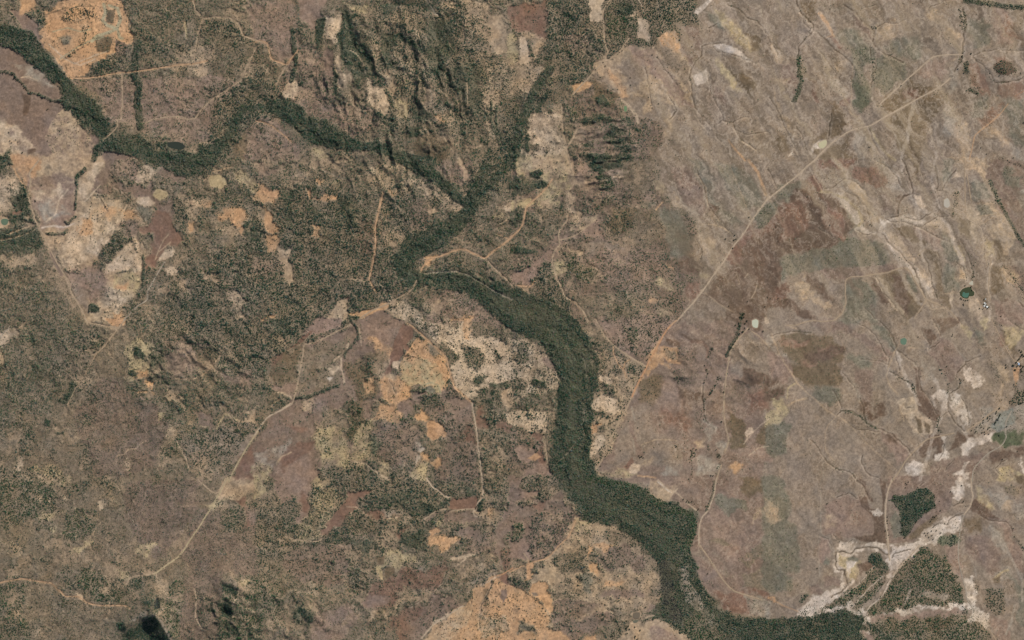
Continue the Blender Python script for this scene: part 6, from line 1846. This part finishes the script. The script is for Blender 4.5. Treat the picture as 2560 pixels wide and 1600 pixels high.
def bushes(mask, name, label, cat):
    i = np.where(mask)[0]; n = len(i)
    if n == 0: return
    v = np.zeros((n, 11, 3), np.float32); r = R[i]*M; h = H[i]*M; ph = rng.rand(n)*6.28
    for k in range(5):
        rb = r*(.75+.5*rng.rand(n)); a = ang[k]+ph
        v[:, 1+k, 0] = np.cos(a)*rb*.72; v[:, 1+k, 1] = np.sin(a)*rb*.72; v[:, 1+k, 2] = h*(.62+.36*rng.rand(n))
        rb = r*(.8+.45*rng.rand(n)); a = a+.6
        v[:, 6+k, 0] = np.cos(a)*rb; v[:, 6+k, 1] = np.sin(a)*rb; v[:, 6+k, 2] = h*.12*rng.rand(n)-.3
    v[:, 0, 2] = h*(.85+.25*rng.rand(n)); v[:, 0, 0] = r*.3*(rng.rand(n)-.5); v[:, 0, 1] = r*.3*(rng.rand(n)-.5)
    v[..., 0] += wx(TX[i])[:, None]; v[..., 1] += wy(TY[i])[:, None]; v[..., 2] += ZB[i][:, None]
    f = []
    for k in range(5):
        a, b = 1+k, 1+(k+1) % 5; c, d = 6+k, 6+(k+1) % 5
        f += [0, a, b, a, c, b, b, c, d]
    F_ = (np.array(f)[None]+(np.arange(n)*11)[:, None]).ravel()
    me = mesh_arrays(name, v.reshape(-1, 3), F_, 3, MAT_BUSH)
    t = albedo(tint[i]); t = np.repeat(t[:, None], 11, 1); t *= (.86+.28*rng.rand(n, 11))[..., None]
    add_color(me, 'tint', t.reshape(-1, 3))
    o = link(bpy.data.objects.new(name, me)); o['kind'] = 'stuff'; o['label'] = label; o['category'] = cat
dense = D > 7.2; eastern = TX > 1745+np.clip((TY-115)*-.3, -400, 0)*1.0
grn = green > .45
bushes(dense & grn, 'riverside_forest', 'dense dark green forest lining the winding river and gullies', 'forest')
bushes(~(dense & grn) & grn, 'open_woodland', 'open green woodland of small trees scattered over tan ground', 'woodland')
bushes(~grn, 'dry_scrub', 'dry brownish scrub covering the western hills', 'scrub')
# ------------------------------------------------------------------ single trees
def crown_mesh(seed, mat):
    r = random.Random(seed); bm = bmesh.new()
    blobs = [(0, 0, 6.4, 2.9)]+[(math.cos(a)*r.uniform(1.7, 2.7), math.sin(a)*r.uniform(1.7, 2.7), r.uniform(4.2, 6.6), r.uniform(1.4, 2.2)) for a in [k*6.283/7+r.uniform(-.3, .3) for k in range(7)]]
    for x, y, z, s in blobs:
        g = bmesh.ops.create_icosphere(bm, subdivisions=2, radius=s)
        for v in g['verts']:
            k = r.uniform(.74, 1.2); v.co = (v.co.x*k+x, v.co.y*k+y, v.co.z*k*.72+z)
    for k in range(150):                       # loose leaf clumps round the outline
        x, y, z, s = r.choice(blobs); a = r.uniform(0, 6.283); e = r.uniform(-.5, 1.4); d = s*r.uniform(.95, 1.25)
        c = (x+math.cos(a)*math.cos(e)*d, y+math.sin(a)*math.cos(e)*d, z+math.sin(e)*d*.75)
        vs = [bm.verts.new((c[0]+r.uniform(-.5, .5), c[1]+r.uniform(-.5, .5), c[2]+r.uniform(-.35, .35))) for _ in range(4)]
        for f in ((0, 1, 2), (0, 2, 3), (0, 3, 1), (1, 3, 2)): bm.faces.new([vs[q] for q in f])
    me = bpy.data.meshes.new('crown'); bm.to_mesh(me); bm.free(); me.materials.append(mat); return me
def trunk_mesh(seed):
    r = random.Random(seed); bm = bmesh.new()
    def limb(a, b, ra, rb):
        from mathutils import Vector
        a = Vector(a); b = Vector(b); d = (b-a).normalized(); u = d.orthogonal().normalized(); w = d.cross(u)
        A = [bm.verts.new(a+(u*math.cos(t)+w*math.sin(t))*ra) for t in [k*6.283/7 for k in range(7)]]
        B = [bm.verts.new(b+(u*math.cos(t)+w*math.sin(t))*rb) for t in [k*6.283/7 for k in range(7)]]
        for k in range(7): bm.faces.new([A[k], A[(k+1) % 7], B[(k+1) % 7], B[k]])
        bm.faces.new(A[::-1]); bm.faces.new(B)
    limb((0, 0, -.6), (.1, 0, 2.6), .42, .28); limb((.1, 0, 2.5), (0, .1, 5.4), .27, .12)
    for k in range(5):
        a = k*1.257+r.uniform(-.3, .3); limb((.08, 0, 2.2+.3*k), (math.cos(a)*1.9, math.sin(a)*1.9, 4.6+r.uniform(-.3, .6)), .16, .06)
    me = bpy.data.meshes.new('trunk'); bm.to_mesh(me); bm.free(); me.materials.append(MAT_BARK); return me
CROWNS = [crown_mesh(s, MAT_LEAF[s % 4]) for s in range(6)]; TRUNKS = [trunk_mesh(s) for s in range(3)]
proto = bpy.data.objects.new('paddock_tree', None)
proto_c = bpy.data.objects.new('crown', CROWNS[0]); proto_t = bpy.data.objects.new('trunk', TRUNKS[0])
tr = random.Random(5); taken = []
def tree(x, y, s, label, group):
    t = proto.copy(); c = proto_c.copy(); k = proto_t.copy()
    c.data = CROWNS[tr.randrange(6)]; k.data = TRUNKS[tr.randrange(3)]
    for o in (t, c, k): scene.collection.objects.link(o)
    c.parent = t; k.parent = t
    t.location = (float(wx(x)), float(wy(y)), float(sample(hgt, x, y)))
    t.rotation_euler = (0, 0, tr.uniform(0, 6.283)); t.scale = (s, s, s*tr.uniform(.9, 1.15))
    t['label'] = label; t['category'] = 'tree'; t['group'] = group
ORD = ['leftmost', 'second', 'third', 'fourth', 'fifth', 'sixth', 'seventh', 'eighth', 'ninth', 'tenth', 'eleventh', 'twelfth', 'thirteenth', 'fourteenth', 'fifteenth', 'sixteenth', 'seventeenth', 'eighteenth', 'nineteenth', 'twentieth', '21st', '22nd', '23rd', '24th', '25th', '26th', '27th', '28th', '29th', '30th']
def cluster(place, pts, s=1.0):
    pts = sorted(pts); n = len(pts)
    for k, (x, y) in enumerate(pts):
        if n == 1: lb = 'lone dark tree '+place
        elif k == 0: lb = 'leftmost of the dark trees '+place
        elif k == n-1: lb = 'rightmost of the dark trees '+place
        else: lb = ORD[k]+' from left of dark trees '+place
        tree(x, y, s*tr.uniform(.85, 1.12), lb, 'dark trees '+place)
Z = lambda q: zoomed(2400, 1000, 15.12, q)
cluster('in the long row east of the salt flats', Z('1485,310 1375,440 1360,500 1520,540 1495,590 1475,635 1450,680 1430,750 1380,740 1345,830 1320,875'), 1.05)
cluster('scattered on pale ground below the diagonal road', Z('1050,650 1030,700 1130,600 1130,700 1070,780 880,760 880,660 620,1020 750,950 600,1180 900,1060 1050,1100 925,1210 940,1290 1080,1290 520,930 870,850 800,1030 430,1160 830,1230 1110,1040 580,1220'), .8)
cluster('at the far right edge below the farm', Z('2310,110 2370,90 2250,140 1760,1000 1900,40 1470,1330'), 1.0)
cluster('on the bare field beside the wooded north river', T(2, 0, '1120,805 1118,735 1325,520 1355,650 1357,730 1585,380 1720,355 1700,440'), .75)
cluster('along the straight road edge below the north wood', T(2, 0, '880,625 1015,495 790,660 740,760 1040,480 860,590'), .8)
cluster('on the pale flat beside the wooded north river', T(2, 0, '460,1220 210,1290 230,1400 325,1390 335,1440 190,1450 370,1335 300,1395 270,1410'), .8)
cluster('around the small green dam in the hills', T(2, 0, '1385,980 1325,1020 1290,920 1300,1130'), .7)
cluster('on the striped paddock beside the long straight road', T(2, 1, '1715,160 1615,258 1775,262 1675,322'), .7)
cluster('just above the bend of the long straight road', T(2, 1, '2018,745 2085,833 2105,710 2118,745 2098,755 2240,540'), .9)
cluster('on the bare brown flat above the milky dam', T(2, 1, '2225,1335 2415,1300 2050,1380 2390,1385 2440,1310'), .8)
cluster('where the tracks meet in the central clearing', T(2, 1, '580,765 663,755 800,570 735,730 700,740 515,800 780,690'), .85)
cluster('in the pink hollow above the river bend', T(2, 1, '310,975 360,970 220,945 165,950 340,990 300,1000'), .9)
cluster('on the round red paddock in the east', T(3, 1, '75,628 585,615'), .8)
cluster('beside the curving track east of the milky dam', T(3, 1, '95,1308 2200,1475 370,348'), .8)
cluster('near the grassy green paddock creek', T(3, 1, '965,610 980,622 1310,950'), .8)
cluster('along the creek beside the red hill', T(3, 0, '1917,507 1835,530 1975,880 1795,650 1850,690 1870,640'), 1.0)
cluster('beside the upper diagonal road in the east', T(3, 0, '1345,735 1258,808 1040,1000'), .8)
cluster('near the top right farm track', T(3, 0, '2415,1160 2065,1455 2320,1490 2010,1395 950,1390 965,1388'), .8)
cluster('on the pale paddock left of the white creek', T(3, 3, '555,225 650,203 690,248 675,583 560,220'), .7)
cluster('standing alone above the track end', T(3, 3, '465,833'), .9)
cluster('around the white salt pan', T(3, 3, '1725,110 1830,50 1848,200 1628,290 1620,200'), .85)
cluster('in the small clump above the square wood', T(3, 3, '1300,30 1312,42 1298,72 1328,18'), .8)
cluster('beside the vertical road left of the square wood', T(3, 3, '1128,350 1128,385 1128,410 1135,470 1110,480 1140,520'), .8)
cluster('along the right edge of the square wood', T(3, 3, '1570,145 1575,160 1580,240 1400,395 1265,490 1290,545 1345,490'), .95)
cluster('on the white flat below the square wood', T(3, 3, '1490,525 1520,540 1550,525 1590,478 1560,445 1670,410 1560,560 1575,350 1550,370 1535,390 1630,500 1480,500 1560,345 1590,335 1545,480 1510,500'), .85)
cluster('on the pale eastern paddock', T(3, 3, '1968,513 1960,430'), .6)
cluster('scattered over the eastern creek paddocks', T(3, 2, '2205,50 1745,135 1740,150 1420,160 1688,438 1553,637 2215,1315 2355,1240 1525,925'), .8)
cluster('beside the farm road at right edge', T(3, 2, '2395,300 2375,285 2402,330 2385,345 2320,430 2330,470 2410,440 2395,460'), 1.1)
cluster('on the triangular paddock right of the river', T(2, 2, '1100,957 1187,1018 1203,925 1025,1235 835,1380'), .8)
cluster('on the brown flat beside the sandy creek', T(2, 2, '1553,1195 1690,1230 1740,1225 1700,1260 1900,1470 1930,1225 1960,1275 1945,1290 1880,1468'), .95)
cluster('along the track left of the rocky rise', T(2, 2, '2000,680 1980,960 1850,505 1945,540 1815,590 1820,430 1870,700 1835,470'), 1.05)
cluster('in the line running down from the milky dam', T(2, 2, '2240,85 2200,75 2175,110 2150,130 2130,160 2110,200 2090,230 2060,270 2110,50'), 1.0)
cluster('at the head of the dark gully pool', T(2, 2, '1210,1295 1240,1300 1200,1280 1225,1290'), .95)
cluster('at the road corner left of the river', T(2, 2, '285,1045 300,1080'), 1.2)
cluster('on the brown ground left of the lower river', T(2, 3, '335,127 265,130 70,140 245,145'), .95)
cluster('beside the curving ochre road', T(2, 3, '697,655 695,645 195,670 205,735 185,690'), .9)
cluster('in the small ring on the southern slope', T(2, 3, '620,910 650,915 635,940 660,945 640,960 625,925 645,932 617,990 650,1045'), .8)
cluster('along the southern gully', T(2, 3, '545,1108 705,1110 825,1140 880,1180 850,1165'), .85)
cluster('beside the dark patch of orange ground', T(2, 3, '150,973 140,985'), .7)
cluster('where two tracks cross right of the river', T(2, 3, '1760,275 1620,180 1650,205 1670,205 1700,200 1380,183 1750,290'), .85)
cluster('on the narrow bank below the track', T(2, 3, '1850,880 1845,890'), .7)
cluster('around the brown stock ponds', T(2, 3, '1025,1280 1030,1215 1160,1390 1210,1420 1090,1450 1165,1475 1190,1500 985,1330 1000,1360 1020,1410 960,1440 945,1470 1080,1330 1265,1320 1260,1205 1000,1215 1080,1400 1110,1410 1100,1380 1265,1200'), 1.05)
cluster('in the bare western paddock', T(0, 1, '393,237 330,382 335,390 782,675 865,405 998,440'), .85)
cluster('on cream sand near the left edge', T(0, 1, '75,270 95,125 80,300'), .8)
cluster('at the tip of the green strip', T(0, 1, '1232,610 1240,595 1228,620'), 1.0)
cluster('scattered on the pale fan below the river', T(0, 0, '565,1242 742,1242 448,1333'), .75)
cluster('at the top of the brown wedge', T(0, 0, '575,1012 600,1012 445,1038 455,1030'), .8)
cluster('on the bright sand at left', T(0, 0, '208,1445 215,1440 92,1480 85,1250 95,1330 170,1340 110,1350 150,1320'), .8)
cluster('along the winding upper left creek', T(0, 0, '210,790 130,740 155,760 285,880 290,870 360,890 60,690 120,700 30,690 230,830 430,915 480,950'), .95)
cluster('around the forked homestead tracks', zoomed(1170, 1240, 25.2, '700,430 840,450 540,680 500,800 640,840 760,800 840,900 1000,860 740,1100 680,1300 840,1300 1090,1210 1280,1260 620,560'), .9)
cluster('around the white roofed homestead', zoomed(2380, 700, 20.16, '1710,1105 1590,1230 1570,1450 1390,1430 1740,1260 1840,1360 1690,1360 1780,1430 1600,990'), .8)
cluster('along the dam wall of the green pond', zoomed(2380, 700, 20.16, '440,900 490,960 590,1000 680,1030 790,1010 570,1210 585,1270 960,340 1000,510 650,280'), .9)
cluster('around the blue roofed farmhouse', zoomed(2490, 870, 25.2, '1380,760 1265,890 1090,1110 1040,1080 1330,1140 1210,1375 1550,1110 1570,1330 1450,680 1570,240 1740,500 1600,1450 610,1060 620,1220'), 1.15)
cluster('beside the grove near the milky dam', zoomed(1840, 780, 25.2, '430,150 250,310 390,400 350,330 560,730 180,730 820,1070 1710,1205 450,1240 690,560 480,110 500,330'), 1.1)

# ------------------------------------------------------------------ farm buildings
ROOF = dict(white=flat_mat('white_sheet_roof', (.80, .80, .74), .5, [(1.5, .92, 1.04)], raw=True), grey=flat_mat('galvanised_roof', (.50, .50, .45), .45, [(1.5, .9, 1.05)], raw=True),
            blue=flat_mat('pale_blue_roof', (.42, .52, .66), .5, [(1.5, .92, 1.05)], raw=True))
WALL = flat_mat('weatherboard', (.55, .50, .42), .85, [(2, .88, 1.05)], raw=True)
GLASS = flat_mat('window_glass', (.05, .06, .07), .1, raw=True, spec=.5); WOOD = flat_mat('painted_door', (.22, .13, .08), .6, raw=True)
def box(bm, x0, y0, z0, x1, y1, z1):
    v = [bm.verts.new(p) for p in [(x0,y0,z0),(x1,y0,z0),(x1,y1,z0),(x0,y1,z0),(x0,y0,z1),(x1,y0,z1),(x1,y1,z1),(x0,y1,z1)]]
    for f in ((3,2,1,0),(4,5,6,7),(0,1,5,4),(1,2,6,5),(2,3,7,6),(3,0,4,7)): bm.faces.new([v[i] for i in f])
def part(name, bm, mat, parent):
    me = bpy.data.meshes.new(name); bm.to_mesh(me); bm.free(); me.materials.append(mat); return link(bpy.data.objects.new(name, me), parent)
def building(name, x, y, L, W, deg, roof, hip, label, cat):
    e = bpy.data.objects.new(name, None); link(e); e.location = (float(wx(x)), float(wy(y)), float(sample(hgt, x, y))+.15); e.rotation_euler = (0, 0, math.radians(deg))
    e['label'] = label; e['category'] = cat; l, w, h = L/2, W/2, 3.0
    b = bmesh.new(); box(b, -l, -w, -1.2, l, w, h)
    if not hip:
        for sx in (-1, 1):
            a = [b.verts.new((sx*l, -w, h)), b.verts.new((sx*l, w, h)), b.verts.new((sx*l, 0, h+w*.42))]; b.faces.new(a if sx > 0 else a[::-1])
    part('wall', b, WALL, e)
    b = bmesh.new(); o = .5; r = h+w*.42+.12; k = w*.9 if hip else -o; z = h-.1
    for dz in (0, .12):
        c = [b.verts.new(p) for p in [(-l-o,-w-o,z+dz),(l+o,-w-o,z+dz),(l+o,w+o,z+dz),(-l-o,w+o,z+dz),(-l+k,0,r+dz),(l-k,0,r+dz)]]
        fs = [(0,1,5,4),(2,3,4,5)]+([(1,2,5),(3,0,4)] if hip else [])
        for f in fs: b.faces.new([c[i] for i in (f if dz else f[::-1])])
        if dz == 0: c0 = c
    ring = (0,1,2,3) if hip else (0,1,5,2,3,4)
    for i in range(len(ring)): p, q = ring[i], ring[(i+1) % len(ring)]; b.faces.new([c0[p], c0[q], c[q], c[p]])
    part('roof', b, ROOF[roof], e)
    b = bmesh.new(); box(b, -.5, -w-.06, 0, .5, -w+.02, 2.1); part('door', b, WOOD, e)
    for sx in (-.6, .6):
        b = bmesh.new(); box(b, sx*l-.7, -w-.05, 1.0, sx*l+.7, -w+.02, 2.0); part('window', b, GLASS, e)
hx = lambda a, b: (2380+a/20.16, 700+b/20.16)
building('farmhouse', *hx(1765, 1355), 11.5, 9.5, -20, 'white', True, 'largest white roofed farmhouse, ringed by dark garden trees', 'house')
building('shed', *hx(1642, 1165), 7.5, 6.5, 25, 'white', False, 'bright white roofed shed just above the long grey shed', 'shed')
building('long_shed', *hx(1685, 1235), 14, 5, 60, 'grey', False, 'long narrow grey roofed shed between the white buildings', 'shed')
building('shed', *hx(1620, 1312), 7, 6, 35, 'white', False, 'small white roofed shed at the foot of the long shed', 'shed')
building('shed', *hx(1690, 960), 9, 4, 75, 'grey', False, 'pale narrow shed standing apart above the homestead buildings', 'shed')
bx_ = lambda a, b: (2490+a/25.2, 870+b/25.2)
building('farmhouse', *bx_(1430, 1010), 12, 8, 80, 'blue', True, 'pale blue roofed farmhouse below the track fork at right edge', 'house')
building('shed', *bx_(1375, 925), 5, 4, 0, 'white', False, 'small white roofed shed just above the blue roofed farmhouse', 'shed')
